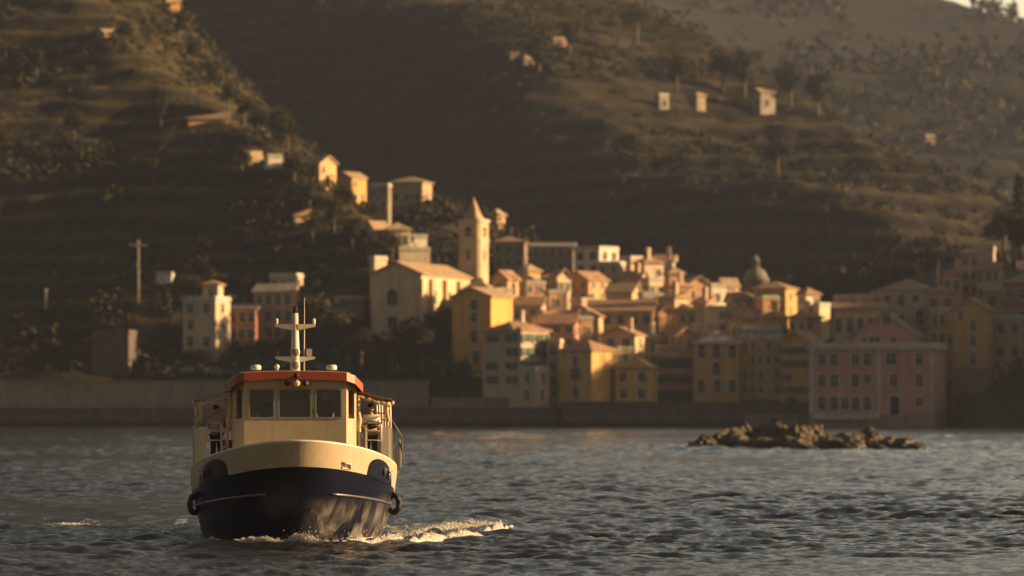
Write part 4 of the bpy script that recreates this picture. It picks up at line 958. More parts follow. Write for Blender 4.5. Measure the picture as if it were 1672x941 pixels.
b.tube(pts, .042, 8); b.build('cap_rail', M_cream2, bw)
# dark mooring recesses that climb onto the bulwark
for sx in (1, -1):
    b = MB(); a0, a1 = .46, .755; n = 22; k = 8; vs = []
    for i in range(n+1):
        u = i/n; p = a0 + (a1-a0)*u; top = .50*(max(0, 1-abs(2*(u**.8)-1)**2.4))**.6
        top = min(top, max(.02, hb(outline(1, p)[1])-.05))
        for j in range(k+1): vs.append(bulw(sx, p, -.03 + (top+.03)*j/k, .034))
    fs = [(i*(k+1)+j, (i+1)*(k+1)+j, (i+1)*(k+1)+j+1, i*(k+1)+j+1) for i in range(n) for j in range(k)]
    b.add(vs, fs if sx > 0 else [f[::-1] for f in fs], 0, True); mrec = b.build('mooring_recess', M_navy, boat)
    c = Vector(bulw(sx, .62, .24, .03)); q = MB(); q.sphere(c, .11, 12, 8, 0, (.8, .8, 1.25)); q.build('fairlead', M_black, mrec)
    q = MB(); c = Vector(bulw(sx, .675, .22, .07)); q.tube([c+Vector((0, 0, -.16)), c+Vector((0, 0, .15))], .035, 8); q.tube([c+Vector((-.1*sx, -.06, .13)), c+Vector((.09*sx, .05, .10))], .03, 8); q.tube([c+Vector((-.05*sx, -.05, -.1)), c+Vector((.06*sx, .02, -.02)), c+Vector((.02*sx, -.03, .06))], .022, 6)
    q.build('mooring_cleat', M_steel, mrec)
for sx, p in ((1, .30), (-1, .17)):
    q = MB(); w_ = .085 if sx > 0 else .06; hh_ = .13 if sx > 0 else .05
    c0 = [Vector(bulw(sx, p-w_/3.0, .05, .03)), Vector(bulw(sx, p+w_/3.0, .05, .03)), Vector(bulw(sx, p+w_/3.0, .05+hh_, .03)), Vector(bulw(sx, p-w_/3.0, .05+hh_, .03))]
    q.tube(c0, .022, 6, closed=True); fl = q.build('freeing_port', M_cream2, bw)
    q = MB(); c1 = [Vector(bulw(sx, p-w_/3.0, .05, .016)), Vector(bulw(sx, p+w_/3.0, .05, .016)), Vector(bulw(sx, p+w_/3.0, .05+hh_, .016)), Vector(bulw(sx, p-w_/3.0, .05+hh_, .016))]
    q.add(c1, [(0, 1, 2, 3)]); q.build('opening', M_black, fl)
# rubbing strakes
for sx in (1, -1):
    b = MB(); pts = []
    for i in range(40):
        ph = .22 + 1.7*i/39; x, y = outline(.66, ph); pts.append((sx*(x+.03), y-.02, .66*ztop(y) - .10*sstep(.9, .2, ph)*0 + .05))
    b.tube(pts, .034, 8); b.build('rubbing_strake', mat('strake_steel', (.10, .095, .095), .35, .2, 6, metal=.4), hull)
    b = MB(); pts = [(sx*(outline(.035, p)[0]+.006), outline(.035, p)[1]-.004, .05) for p in PH[6:]]
    b.tube(pts, .035, 6); b.build('boot_stripe', M_boot, hull)
# side boarding: tall white screens beside the wheelhouse
for sx in (1, -1):
    b = MB()
    b.box((sx*2.62-.05, -.55, 1.2), (sx*2.62+.05, 7.6, 2.98)); b.box((sx*2.47-.11, -.62, 1.15), (sx*2.47+.10, -.48, 3.02))
    for i in range(5): b.box((sx*2.68-.012, .2+1.5*i, 1.25), (sx*2.68+.012, .28+1.5*i, 2.95))
    b.build('side_screen', M_cream2, boat)
    b = MB(); b.box((sx*2.7 if sx > 0 else -2.56, -.5, 2.0), (sx*2.7 if sx < 0 else 2.56, -.5, 2.0))
    b = MB()
    for y in (-.5, .9, 2.3, 3.7, 5.1, 6.5): b.tube([(sx*2.62, y, 2.98), (sx*2.60, y, 3.78)], .035, 8)
    for z in (3.18, 3.36): b.tube([(sx*2.62, -.5, z), (sx*2.62, 7.5, z)], .02, 6)
    b.tube([(sx*1.78, -.5, 1.9), (sx*1.78, -.5, 3.86)], .04, 8); b.tube([(sx*2.62, -.5, 3.75), (sx*2.66, 1.4, 3.0)], .018, 6)
    b.tube([(sx*2.35, -.5, 3.81), (sx*2.62, -.5, 3.5)], .025, 6)
    b.build('awning_posts', M_cream2, boat)
    b = MB()
    for i in range(6):
        x0 = 1.55 + i*.19; x1 = x0+.19; z0 = 4.0 - .047*i - .01*math.sin(i*2.1); z1 = 4.0 - .047*(i+1) - .01*math.sin((i+1)*2.1)
        vs = [(sx*x0, -.75, z0), (sx*x1, -.75, z1), (sx*x1, 7.6, z1), (sx*x0, 7.6, z0)]; vs += [(x, y, z+.035) for x, y, z in vs]
        b.add(vs, [(0, 1, 2, 3), (7, 6, 5, 4), (0, 4, 5, 1), (2, 6, 7, 3), (1, 5, 6, 2), (3, 7, 4, 0)])
    aw = b.build('awning', M_canvas, boat)
    b = MB()                                            # rolled side curtain under the awning edge
    for x0, x1, zz in ((1.6, 2.62, .13),):
        pts = [(sx*(x0+(x1-x0)*i/12), -.70+.02*math.sin(i*2.3), 3.92-.0236*i*.98 - .05 - .03*math.sin(i*1.9)) for i in range(13)]; b.tube(pts, [.05+.02*math.sin(i*2.7) for i in range(13)], 7)
    b.tube([(sx*2.66, -.72+i*.35, 3.66+.03*math.sin(i*1.7)) for i in range(22)], [.055+.02*math.sin(i*2.2) for i in range(22)], 7)
    b.tube([(sx*1.74, -.68, 3.86), (sx*1.72, -.66, 3.5), (sx*1.77, -.66, 3.2), (sx*1.74, -.66, 2.9)], [.09, .06, .075, .05], 8)
    b.tube([(sx*2.54, -.68, 3.70), (sx*2.50, -.66, 3.45), (sx*2.55, -.66, 3.15)], [.09, .055, .06], 8)
    b.build('curtain', M_curtain, aw)
    b = MB()                                            # boarding gate: rounded tubular frame with cross bars
    g0, g1 = sx*1.95, sx*2.36
    b.tube([(g0, -.62, 1.75), (g0, -.62, 3.06), (g0+.06*sx, -.62, 3.14), (g1-.06*sx, -.62, 3.14), (g1, -.62, 3.06), (g1, -.62, 2.62)], .03, 8)
    for z in (2.92, 2.66): b.tube([(g0, -.62, z), (g1+.02*sx, -.62, z)], .02, 6)
    b.build('boarding_gate', M_cream2, boat)
    b = MB(); b.box((min(sx*1.62, sx*1.92), -.2, 1.5), (max(sx*1.62, sx*1.92), .5, 2.66)); b.build('locker', M_cream2 if sx > 0 else M_redbox, boat)
    b = MB(); b.box((min(sx*1.60, sx*2.56), -.1, 1.25), (max(sx*1.60, sx*2.56), 7.4, 1.93)); b.build('side_deck', M_deck, boat)
b = MB(); b.tube([(-1.86 + .035*math.cos(t*.9), -.70, 2.95 - t*.05) for t in range(10)], .02, 6)
b.tube([(-1.86+.09*math.cos(2*math.pi*i/14), -.70+.02*math.sin(i), 2.36+.12*math.sin(2*math.pi*i/14)) for i in range(14)], .026, 6, closed=True); b.build('rope_coil', M_rope, boat)
b = MB(); b.tube([(2.66, -.4, 3.2), (2.95, 0, 2.75), (2.98, .1, 2.1), (2.86, .1, 1.75), (2.7, 0, 1.7)], .028, 6); b.sphere((2.88, .12, 2.25), .15, 10, 8, 0, (.7, .8, 3.0)); b.build('side_fender', mat('grey_fender', (.07, .07, .065), .7), boat)
# wheelhouse
def shear(b, k=.055, z0=1.5):
    b.v = [(x, y + max(0, z-z0)*k if y < -.5 else y, z) for x, y, z in b.v]; return b
WX = [(-1.21, -.585), (-.42, .40), (.565, 1.21)]; ZB, ZT = 3.29, 4.02
b = MB(); y0, y1 = -2.05, -1.98
b.box((-1.36, y0, 1.45), (1.36, y1, ZB)); b.box((-1.36, y0, ZT), (1.36, y1, 4.30))
for x0, x1 in ((-1.36, -1.21), (-.585, -.42), (.40, .565), (1.21, 1.36)): b.box((x0, y0, ZB+.001), (x1, y1, ZT-.001))
shear(b)
for sx in (1, -1):                                       # angled corner panels with a narrow light each
    A = Vector((sx*1.362, -2.03, 0)); B = Vector((sx*1.66, -1.25, 0)); d = B-A
    def pan(t0, t1, z0, z1):
        p = [A+d*t0, A+d*t1]; nrm = Vector((d.y, -d.x, 0)).normalized()*.06*sx
        vs = [(p[0].x, p[0].y, z0), (p[1].x, p[1].y, z0), (p[1].x-nrm.x, p[1].y-nrm.y, z0), (p[0].x-nrm.x, p[0].y-nrm.y, z0)]
        vs += [(x, y, z1) for x, y, z in vs]
        vs = [(x, y + max(0, z-1.5)*.055*(1-t), z) for (x, y, z), t in zip(vs, (t0, t1, t1, t0)*2)]
        b.add(vs, [(0, 3, 2, 1), (4, 5, 6, 7), (0, 1, 5, 4), (1, 2, 6, 5), (2, 3, 7, 6), (3, 0, 4, 7)])
    pan(0, 1, 1.45, 3.25); pan(0, 1, 4.0, 4.28); pan(0, .2, 3.251, 3.999); pan(.8, 1, 3.251, 3.999)
    b.box((sx*1.66-.06 if sx > 0 else -1.66, -1.25, 1.45), (sx*1.66 if sx > 0 else -1.60, 2.6, 3.25)); b.box((sx*1.66-.06 if sx > 0 else -1.66, -1.25, 4.0), (sx*1.66 if sx > 0 else -1.60, 2.6, 4.28))
    for yy in (-1.25, .2, 1.6, 2.45): b.box((sx*1.66-.06 if sx > 0 else -1.66, yy, 3.251), (sx*1.66 if sx > 0 else -1.60, yy+.15, 3.999))
b.box((-1.6, 2.54, 1.45), (1.6, 2.6, 4.28))
wh = b.build('wheelhouse', M_cream, boat)
b = MB(); b.box((-1.58, -1.9, 2.18), (1.58, 2.53, 2.22)); b.box((-1.55, 1.3, 2.23), (1.55, 1.36, 4.2)); b.box((-1.2, -1.85, 2.23), (1.2, -1.5, 3.2)); b.build('interior', M_inside, wh)
for x0, x1 in WX:
    b = MB(); f = .035
    b.box((x0-f, y0-.02, ZB-f), (x1+f, y0-.002, ZB)); b.box((x0-f, y0-.02, ZT), (x1+f, y0-.002, ZT+f)); b.box((x0-f, y0-.02, ZB+.001), (x0, y0-.002, ZT-.001)); b.box((x1, y0-.02, ZB+.001), (x1+f, y0-.002, ZT-.001))
    wo = shear(b).build('windscreen', M_frame, wh)
    b = MB(); b.box((x0+.002, y0+.03, ZB+.002), (x1-.002, y0+.036, ZT-.002)); shear(b).build('pane', M_cglass, wo)
b = MB(); b.tube([(.20, -2.0, 3.98), (.40, -2.03, 3.62), (.49, -2.06, 3.38)], .012, 6); shear(b, .055).build('wiper', M_black, wh)
b = MB(); ns = 16                                        # roof with orange edge, cambered, corners turned down
def rz(x): return -.05*(x/1.55)**2 - max(0, abs(x)-1.52)*.9
def roof_slab(b, inset, z0, z1):
    xs = [(-1.82+inset) + (3.64-2*inset)*i/ns for i in range(ns+1)]
    def yf(x): return (-2.16+inset*.5) + max(0, abs(x)-1.5)*1.6
    vs = []
    for x in xs: vs += [(x, yf(x), z0+rz(x)), (x, yf(x)+.03, z1+rz(x)), (x, 2.75, z1+rz(x)), (x, 2.75, z0+rz(x))]
    fs = []
    for i in range(ns):
        for j in range(4): fs.append((4*i+j, 4*i+(j+1) % 4, 4*i+4+(j+1) % 4, 4*i+4+j))
    fs += [(3, 2, 1, 0), (4*ns, 4*ns+1, 4*ns+2, 4*ns+3)]; b.add(vs, fs); return b
rf = roof_slab(MB(), 0, 4.30, 4.52).build('roof', M_orange, boat)
roof_slab(MB(), .35, 4.522, 4.53).build('roof_top', M_cream2, rf)
for x0 in (-1.05, .98):
    b = MB(); b.lathe([(.01, 0), (.13, .01), (.14, .05), (.14, .1), (.11, .145), (.01, .15)], 14, 0, (x0, -1.55, 4.545)); b.v = [(x0+(x-x0)*1.05, y, z) for x, y, z in b.v]
    b.build('roof_vent', M_cream2, boat)
b = MB(); b.lathe([(.05, 0), (.05, .06), (.075, .07), (.06, .13), (.02, .16)], 10, 0, (-.48, -1.5, 4.55)); b.build('roof_vent', M_cream2, boat)
mx_, my_ = .02, -1.2
b = MB(); b.tube([(mx_, my_, 4.5), (mx_, my_+.03, 5.2), (mx_, my_+.06, 6.08)], [.135, .115, .085], 14); mast = b.build('mast', M_cream2, boat)
for zc, hw in ((5.74, .55), (4.87, .53)):
    b = MB()
    for sx in (1, -1): b.add([(mx_+sx*.06, my_-.05, zc-.12), (mx_+sx*.06, my_+.09, zc-.12), (mx_+sx*.06, my_+.09, zc+.045), (mx_+sx*.06, my_-.05, zc+.045), (mx_+sx*hw, my_-.03, zc-.02), (mx_+sx*hw, my_+.07, zc-.02), (mx_+sx*hw, my_+.07, zc+.045), (mx_+sx*hw, my_-.03, zc+.045)],
        [f if sx > 0 else f[::-1] for f in ((0, 3, 2, 1), (4, 5, 6, 7), (0, 1, 5, 4), (1, 2, 6, 5), (2, 3, 7, 6), (3, 0, 4, 7))])
    cb = b.build('crosstree', M_cream2, mast)
    if zc > 5:
        for sx in (1, -1): q = MB(); q.lathe([(.03, 0), (.045, .02), (.045, .12), (.03, .15), (.01, .16)], 10, 0, (mx_+sx*.5, my_+.02, zc+.045)); q.build('side_lamp', M_cream2, cb)
    else:
        q = MB(); q.tube([(mx_-.46, my_+.02, zc+.04), (mx_-.46, my_+.02, zc+.15)], .012, 6); q.sphere((mx_-.46, my_+.02, zc+.16), .022); q.build('whip_aerial', M_steel, cb)
        q = MB(); q.box((mx_+.30, my_-.05, zc+.07), (mx_+.45, my_+.1, zc+.25)); q.box((mx_+.32, my_-.03, zc+.046), (mx_+.43, my_+.08, zc+.069)); q.build('radar_box', M_cream2, cb)
b = MB(); b.lathe([(.075, 6.075), (.085, 6.09), (.06, 6.12), (.065, 6.22), (.045, 6.24), (.02, 6.28)], 12, 0, (mx_, my_+.06, 0)); b.build('masthead_lamp', M_black, mast)
for zc in (5.03, 4.68):
    Mx = Matrix.Rotation(R(90), 3, 'X'); b = MB()
    b.lathe([(.12, 0), (.125, .03), (.12, .1), (.06, .17), (.01, .18)], 16, 0, (mx_, my_-.14, zc), Matrix.Rotation(R(-90), 3, 'X')); ho = b.build('floodlight', M_cream2, mast)
    b = MB(); b.lathe([(.105, 0), (.09, .02), (.03, .035), (.005, .037)], 16, 0, (mx_, my_-.142, zc), Mx); b.build('lens', mat('dim_lens', (.16, .14, .12), .15, .2, 9), ho)
b = MB(); b.tube([(.26, my_, 4.5), (.262, my_, 5.2), (.265, my_, 6.5)], [.02, .016, .009], 6); b.build('radio_aerial', M_cream2, boat)
# front lamp, camera and two horns under the roof edge
b = MB(); b.lathe([(.105, 0), (.11, .03), (.10, .12), (.04, .17), (.01, .175)], 16, 0, (.02, -2.33, 4.19), Matrix.Rotation(R(-90), 3, 'X')); b.tube([(.02, -2.22, 4.19), (.02, -2.2, 4.36), (.02, -2.0, 4.40)], .028, 6); sp_ = b.build('searchlight', M_black, boat)
b = MB(); b.lathe([(.09, 0), (.08, .015), (.03, .03), (.005, .032)], 16, 0, (.02, -2.333, 4.19), Matrix.Rotation(R(90), 3, 'X')); b.build('lens', M_lens, sp_)
b = MB(); b.lathe([(.02, 0), (.075, .01), (.08, .1), (.05, .14), (.01, .15)], 12, 0, (.02, -2.33, 4.40), Matrix.Rotation(R(-90), 3, 'X')); b.tube([(.02, -2.26, 4.33), (.02, -2.2, 4.3)], .03, 6); b.build('camera_housing', M_black, boat)
for x0 in (-.22, .26):
    b = MB(); b.lathe([(.085, 0), (.07, .02), (.045, .10), (.03, .2), (.04, .26), (.01, .27)], 12, 0, (x0, -2.30, 4.20), Matrix.Rotation(R(-100), 3, 'X')); b.tube([(x0, -2.2, 4.22), (x0, -2.1, 4.3)], .02, 6); b.build('horn', M_black, boat)

# ------------------------------------------------------------------ people
def skin_obj(name, verts, edges, rad, mt, parent=None, sub=2):
    me = bpy.data.meshes.new(name); me.from_pydata(verts, edges, []); me.materials.append(mt)
    o = bpy.data.objects.new(name, me); C.objects.link(o)
    if parent: o.parent = parent
    md = o.modifiers.new('skin', 'SKIN'); md.use_smooth_shade = True
    for i, sv in enumerate(me.skin_vertices[0].data):
        r = rad[i]; sv.radius = r if isinstance(r, tuple) else (r, r); sv.use_root = (i == 0)
    ss = o.modifiers.new('smooth', 'SUBSURF'); ss.levels = sub; ss.render_levels = sub
    return o
SKIN = mat('skin', (.42, .25, .17), .6, .06, 9)
def person(loc, rz, label, shirt, trouser, hair, cap=None, reach=.36, hand_z=1.1, h=1.7, group=None, vest=None, turn=0.0):
    k = h/1.7
    V = [(0, 0, .94), (0, .01, 1.10), (0, .01, 1.30), (0, .015, 1.44), (0, .0, 1.50)]; Rr = [(.15, .11), (.14, .105), (.165, .115), .07, .055]
    E = [(0, 1), (1, 2), (2, 3), (3, 4)]
    def add(p, r, par): V.append(p); Rr.append(r); E.append((par, len(V)-1)); return len(V)-1
    ct, st = math.cos(turn), math.sin(turn)
    def hd(x, y, z): return (x*ct - y*st, x*st + y*ct, z)
    j = add(hd(0, -.025, 1.565), (.068, .078), 4); m = add(hd(0, -.02, 1.63), (.078, .098), j); add(hd(0, -.005, 1.69), (.066, .078), m)
    add(hd(0, -.125, 1.605), .014, m)
    for s in (1, -1): add(hd(s*.082, .0, 1.61), (.012, .02), m)
    arms = []
    for s in (1, -1):
        sh = add((s*.175, .01, 1.39), .062, 2); el = add((s*.235, .04-.1*reach, 1.13), .043, sh); wr = add((s*.205, -reach+.07, hand_z+.015), .029, el); pa = add((s*.20, -reach, hand_z), (.038, .02), wr)
        for f in range(4):
            x = s*.20 + (f-1.5)*.019; l = (.062, .07, .066, .05)[f]
            a = add((x, -reach-.05, hand_z-.004), .0088, pa); c = add((x, -reach-.05-l*.45, hand_z-.022), .008, a); add((x, -reach-.03-l*.45, hand_z-.022-l*.5), .0072, c)
        a = add((s*.20-s*.042, -reach-.012, hand_z-.012), .0105, pa); add((s*.20-s*.052, -reach-.052, hand_z-.03), .009, a)
    for s in (1, -1):
        hp = add((s*.095, 0, .88), (.09, .095), 0); kn = add((s*.105, -.02, .49), .06, hp); an = add((s*.105, .02, .10), .042, kn); add((s*.11, -.12, .045), (.04, .03), an)
    body = skin_obj('person', [(x*k, y*k, z*k) for x, y, z in V], E, Rr, SKIN)
    body.location = loc; body.rotation_euler = (0, 0, rz); tag(body, label, 'person', group)
    V2 = [(0, .005, .92), (0, .01, 1.10), (0, .01, 1.30), (0, .015, 1.43), (.175, .01, 1.39), (.24, .02, 1.16), (-.175, .01, 1.39), (-.24, .02, 1.16), (.178, .012, 1.4), (-.178, .012, 1.4)]
    skin_obj('shirt', [(x*k, y*k, z*k) for x, y, z in V2[:8]], [(0, 1), (1, 2), (2, 3), (2, 4), (4, 5), (2, 6), (6, 7)], [(.175, .13), (.165, .125), (.19, .14), .085, .082, .062, .082, .062], mat('shirt_' + shirt[0], shirt[1], .9, .12, 8), body)
    if vest: skin_obj('vest', [(0, 0, 1.0*k), (0, .0, 1.15*k), (0, .0, 1.32*k)], [(0, 1), (1, 2)], [(.185, .15), (.18, .15), (.19, .15)], mat('vest_' + vest[0], vest[1], .9), body)
    V3 = [(0, 0, .96), (.095, 0, .86), (.105, -.02, .49), (.105, .02, .13), (-.095, 0, .86), (-.105, -.02, .49), (-.105, .02, .13)]
    skin_obj('trousers', [(x*k, y*k, z*k) for x, y, z in V3], [(0, 1), (1, 2), (2, 3), (0, 4), (4, 5), (5, 6)], [(.16, .12), .105, .078, .065, .105, .078, .065], mat('trousers_' + trouser[0], trouser[1], .9), body)
    skin_obj('hair', [tuple(c*k for c in hd(0, .045, 1.585)), tuple(c*k for c in hd(0, .025, 1.655)), tuple(c*k for c in hd(0, .0, 1.705))], [(0, 1), (1, 2)], [(.072, .058), (.092, .09), (.078, .085)], mat('hair_' + hair[0], hair[1], .7), body)
    e = MB()
    for s in (1, -1): e.sphere([c*k for c in hd(s*.032, -.098, 1.632)], .011*k, 8, 6)
    e.build('eyes', M_dark, body)
    e = MB(); e.tube([[c*k for c in hd(x, -.101+abs(x)*.2, 1.565)] for x in (-.024, 0, .024)], .006, 6); e.build('mouth', mat('lips', (.30, .12, .10), .6), body)
    if cap:
        e = MB(); e.lathe([(.098*k, 0), (.10*k, .03*k), (.085*k, .07*k), (.03*k, .092*k), (.004, .094*k)], 14, 0, [c*k for c in hd(0, -.005, 1.655)])
        c0 = [hd(x, y, 1.66) for x, y in ((-.075, -.07), (-.06, -.15), (0, -.18), (.06, -.15), (.075, -.07))]; e.add([(x*k, y*k, z*k) for x, y, z in c0] + [(x*k, y*k, (z+.012)*k) for x, y, z in c0], [(4, 3, 2, 1, 0), (5, 6, 7, 8, 9), (0, 1, 6, 5), (1, 2, 7, 6), (2, 3, 8, 7), (3, 4, 9, 8), (4, 0, 5, 9)])
        e.build('cap', mat('cap_' + cap[0], cap[1], .9), body)
    return body
def on_boat(x, y, z):
    v = Matrix.Rotation(BROT, 4, 'Z') @ Vector((x, y, z)); return v + BOAT
NAVY = ('navy', (.03, .032, .055)); DARK = ('dark', (.03, .03, .032)); BLK = ('black', (.02, .016, .013))
person(on_boat(-.78, -1.25, 2.22), BROT, 'crew member in a dark shirt behind the windscreen, at left inside the wheelhouse', NAVY, DARK, BLK, hand_z=1.0, h=1.74)
person(on_boat(.80, -1.2, 2.22), BROT, 'skipper in a dark navy shirt at the right hand windscreen, head turned aside', NAVY, DARK, BLK, hand_z=1.02, h=1.78, turn=-.5)
person(on_boat(-2.08, .15, 1.935), BROT+R(150), 'dark haired passenger in a pale top seen from behind on the shaded side deck', ('pale', (.40, .33, .28)), DARK, ('brown', (.025, .018, .014)), hand_z=1.05, h=1.66)
person(on_boat(2.12, .1, 1.935), BROT, 'passenger in a dark cap and white shirt behind the sunlit boarding gate', ('white', (.62, .60, .56)), DARK, BLK, ('navy', (.02, .022, .04)), hand_z=1.1, h=1.66, vest=('black', (.03, .03, .035)))

# ------------------------------------------------------------------ tyre fenders
for sx, lb in ((-1, 'black tyre fender hanging on the shaded side of the ferry bow'), (1, 'black tyre fender hanging on the sunlit side of the ferry bow')):
    p = on_boat(sx*2.68, -1.1, .95); t = empty('tyre_fender', p, BROT + sx*R(32)); tag(t, lb, 'tyre', 'tyre fenders of the ferry')
    b = MB(); b.tube([(0, .23*math.cos(2*math.pi*i/24), .23*math.sin(2*math.pi*i/24)) for i in range(24)], .08, 10, closed=True); b.build('tyre', M_black, t)
    b = MB(); b.tube([(0, 0, .30), (-.02*sx, .05, .55), (-.22*sx, .1, .75)], .022, 6); b.build('rope', M_rope, t)

# ------------------------------------------------------------------ bow wave and spray
M_foam = mat('foam', (.42, .41, .39), .85, .30, 14, spec=.3)
import bmesh
_bm = bmesh.new(); bmesh.ops.create_icosphere(_bm, subdivisions=1, radius=1); ICO_V = np.array([v.co[:] for v in _bm.verts]); ICO_F = np.array([[v.index for v in f.verts] for f in _bm.faces]); _bm.free()
def polyline(pts, t):
    pts = np.array(pts, float); L = np.concatenate([[0], np.cumsum(np.linalg.norm(np.diff(pts, axis=0), axis=1))]); s = t*L[-1]
    return np.interp(s, L, pts[:, 0]), np.interp(s, L, pts[:, 1])
def blobs(P, r, rng):
    n = len(P); sc = r[:, None, None]*rng.uniform(.7, 1.3, (n, 1, 3)); V = ICO_V[None]*sc*(1+.25*rng.normal(size=(n, len(ICO_V), 1))) + P[:, None, :]
    F = ICO_F[None] + (np.arange(n)*len(ICO_V))[:, None, None]; return V.reshape(-1, 3), F.reshape(-1, 3)
def foam_ridge(pts, n, hfun, wfun, seed, r0=.010, r1=.040):
    rng = np.random.default_rng(seed); t = rng.uniform(0, 1, n); x, y = polyline(pts, t)
    hh = hfun(t)*np.clip(.75 + .55*fbm(t*30, t*0+seed, 1.0, 3, seed), .2, 1.6); u = rng.uniform(0, 1, n)**1.2; g = rng.normal(size=n)
    wd = wfun(t); dx = g*wd*(1-u*.55)
    kp = rng.uniform(0, 1, n) < np.clip(.62 + .75*fbm(t*34, t*0+seed*2, 1.0, 3, seed+9) + .6*np.exp(-(t/.34)**2), .06, 1)
    P = np.stack([x + dx*.6, y + g*wd*.9*(1-u*.5), hh*u*np.exp(-g*g*.35) + .02], -1)
    r = rng.uniform(r0, r1, n)*(1-.75*u**2)*(.5+.5*np.exp(-g*g*.5))
    return blobs(P[kp], r[kp], rng)
Vs = []; Fs = []; off = 0
for pts, n, hf, wf, sd in (
    ([(-6.9, 98.6), (-5.5, 97.9), (-4.3, 97.4), (-3.1, 98.9), (-1.9, 101.3), (-1.1, 103.8), (.15, 110.5)], 58000, lambda t: .15+.17*np.exp(-((t-.14)/.12)**2)+.16*np.exp(-((t-.3)/.10)**2)+.10*np.exp(-((t-.5)/.08)**2)+.16*np.exp(-((t-.85)/.14)**2), lambda t: .22-.08*t, 3),
    ([(-6.6, 98.5), (-7.4, 99.2), (-8.2, 101.0), (-9.0, 103.4), (-10.5, 107.0)], 18000, lambda t: .16*(1-.5*t), lambda t: .20+.1*t, 4),
    ([(-3.2, 103.5), (-2.6, 107.5), (-.8, 114.5)], 6000, lambda t: .10+.1*t, lambda t: .35+.3*t, 5),
    ([(-8.9, 105), (-11.0, 109.5), (-13.6, 114.5)], 4000, lambda t: .07+0*t, lambda t: .25+.4*t, 6)):
    V, F = foam_ridge(pts, n, hf, wf, sd); Vs.append(V); Fs.append(F+off); off += len(V)
rng = np.random.default_rng(77); n = 260; t = rng.uniform(0, .45, n); x, y = polyline([(-5.9, 98.2), (-4.3, 97.6), (-3.1, 98.9), (.15, 110.5)], t)
V, F = blobs(np.stack([x+rng.normal(size=n)*.2, y+rng.normal(size=n)*.2, rng.uniform(.15, .55, n)*rng.uniform(.4, 1, n)], -1), rng.uniform(.006, .02, n), rng); Vs.append(V); Fs.append(F+off)
tag(link_mesh('bow_wave_foam', np_mesh('bow_wave_foam', np.concatenate(Vs), np.concatenate(Fs), M_foam, True)), 'white foaming bow wave and spray thrown up around the ferry', 'foam', kind='stuff')

# ------------------------------------------------------------------ rocks
def rockmat():
    m, nt, b = nodes('sea_rock')
    tc = N(nt, 'ShaderNodeTexCoord'); n1 = N(nt, 'ShaderNodeTexNoise', Scale=1.6, Detail=8.0, Roughness=.7); nt.links.new(tc.outputs['Object'], n1.inputs['Vector'])
    nt.links.new(ramp(nt, n1.outputs[0], [(.32, (.022, .019, .016)), (.52, (.070, .055, .040)), (.70, (.17, .13, .085))]), b.inputs['Base Color'])
    cr = b.inputs['Base Color'].links[0].from_socket; sz = N(nt, 'ShaderNodeSeparateXYZ'); nt.links.new(tc.outputs['Object'], sz.inputs[0])
    ad = N(nt, 'ShaderNodeMath', operation='MULTIPLY_ADD'); ad.inputs[1].default_value = -.5; nt.links.new(n1.outputs[0], ad.inputs[0]); nt.links.new(sz.outputs[2], ad.inputs[2])
    t = N(nt, 'ShaderNodeMapRange'); t.inputs[1].default_value = .0; t.inputs[2].default_value = .3; nt.links.new(ad.outputs[0], t.inputs[0])   # wet band at the waterline
    mx = N(nt, 'ShaderNodeMix', data_type='RGBA'); mx.inputs[6].default_value = (.012, .011, .009, 1); nt.links.new(t.outputs[0], mx.inputs[0]); nt.links.new(cr, mx.inputs[7]); nt.links.new(mx.outputs[2], b.inputs['Base Color'])
    rr = N(nt, 'ShaderNodeMapRange'); rr.inputs[3].default_value = .25; rr.inputs[4].default_value = .85; nt.links.new(t.outputs[0], rr.inputs[0]); nt.links.new(rr.outputs[0], b.inputs['Roughness']); b.inputs['Specular IOR Level'].default_value = .3
    bp = N(nt, 'ShaderNodeBump', Strength=.7, Distance=.12); nt.links.new(n1.outputs[0], bp.inputs['Height']); nt.links.new(bp.outputs[0], b.inputs['Normal']); return m
M_rock = rockmat()
from mathutils import noise as mn
def rock(px, py, D, w_, h_, d_, label, seed, flat=0):
    h_ *= .88; d_ *= 1.15; rr = random.Random(seed); p = at(px, py, D); bm = bmesh.new(); bmesh.ops.create_icosphere(bm, subdivisions=4, radius=1)
    pl = []
    for i in range(15):
        v = Vector((rr.gauss(0, 1), rr.gauss(0, 1), rr.gauss(.25, .9))).normalized(); pl.append((v, rr.uniform(.62, .98)))
    for v in bm.verts:
        d = v.co.normalized(); r = 1.15
        for n_, q in pl:
            c = d.dot(n_)
            if c > .05: r = min(r, q/c)
        r *= 1 + .20*mn.fractal(d*2.3 + Vector((seed*3.1, 0, 0)), .9, 2, 5) + .07*mn.noise(d*7 + Vector((seed, 0, 0)))
        v.co = d*r
        v.co.x *= w_; v.co.y *= d_; v.co.z *= h_
    me = bpy.data.meshes.new('boulder'); bm.to_mesh(me); bm.free(); me.materials.append(M_rock)
    o = link_mesh('boulder', me); o.location = (p.x, D, 0); o.rotation_euler = (rr.uniform(-.15, .15), rr.uniform(-.2, .2), rr.uniform(0, 6)*0+rr.uniform(-.4, .4))
    tag(o, label, 'rock', 'boulders of the sea rock'); return o
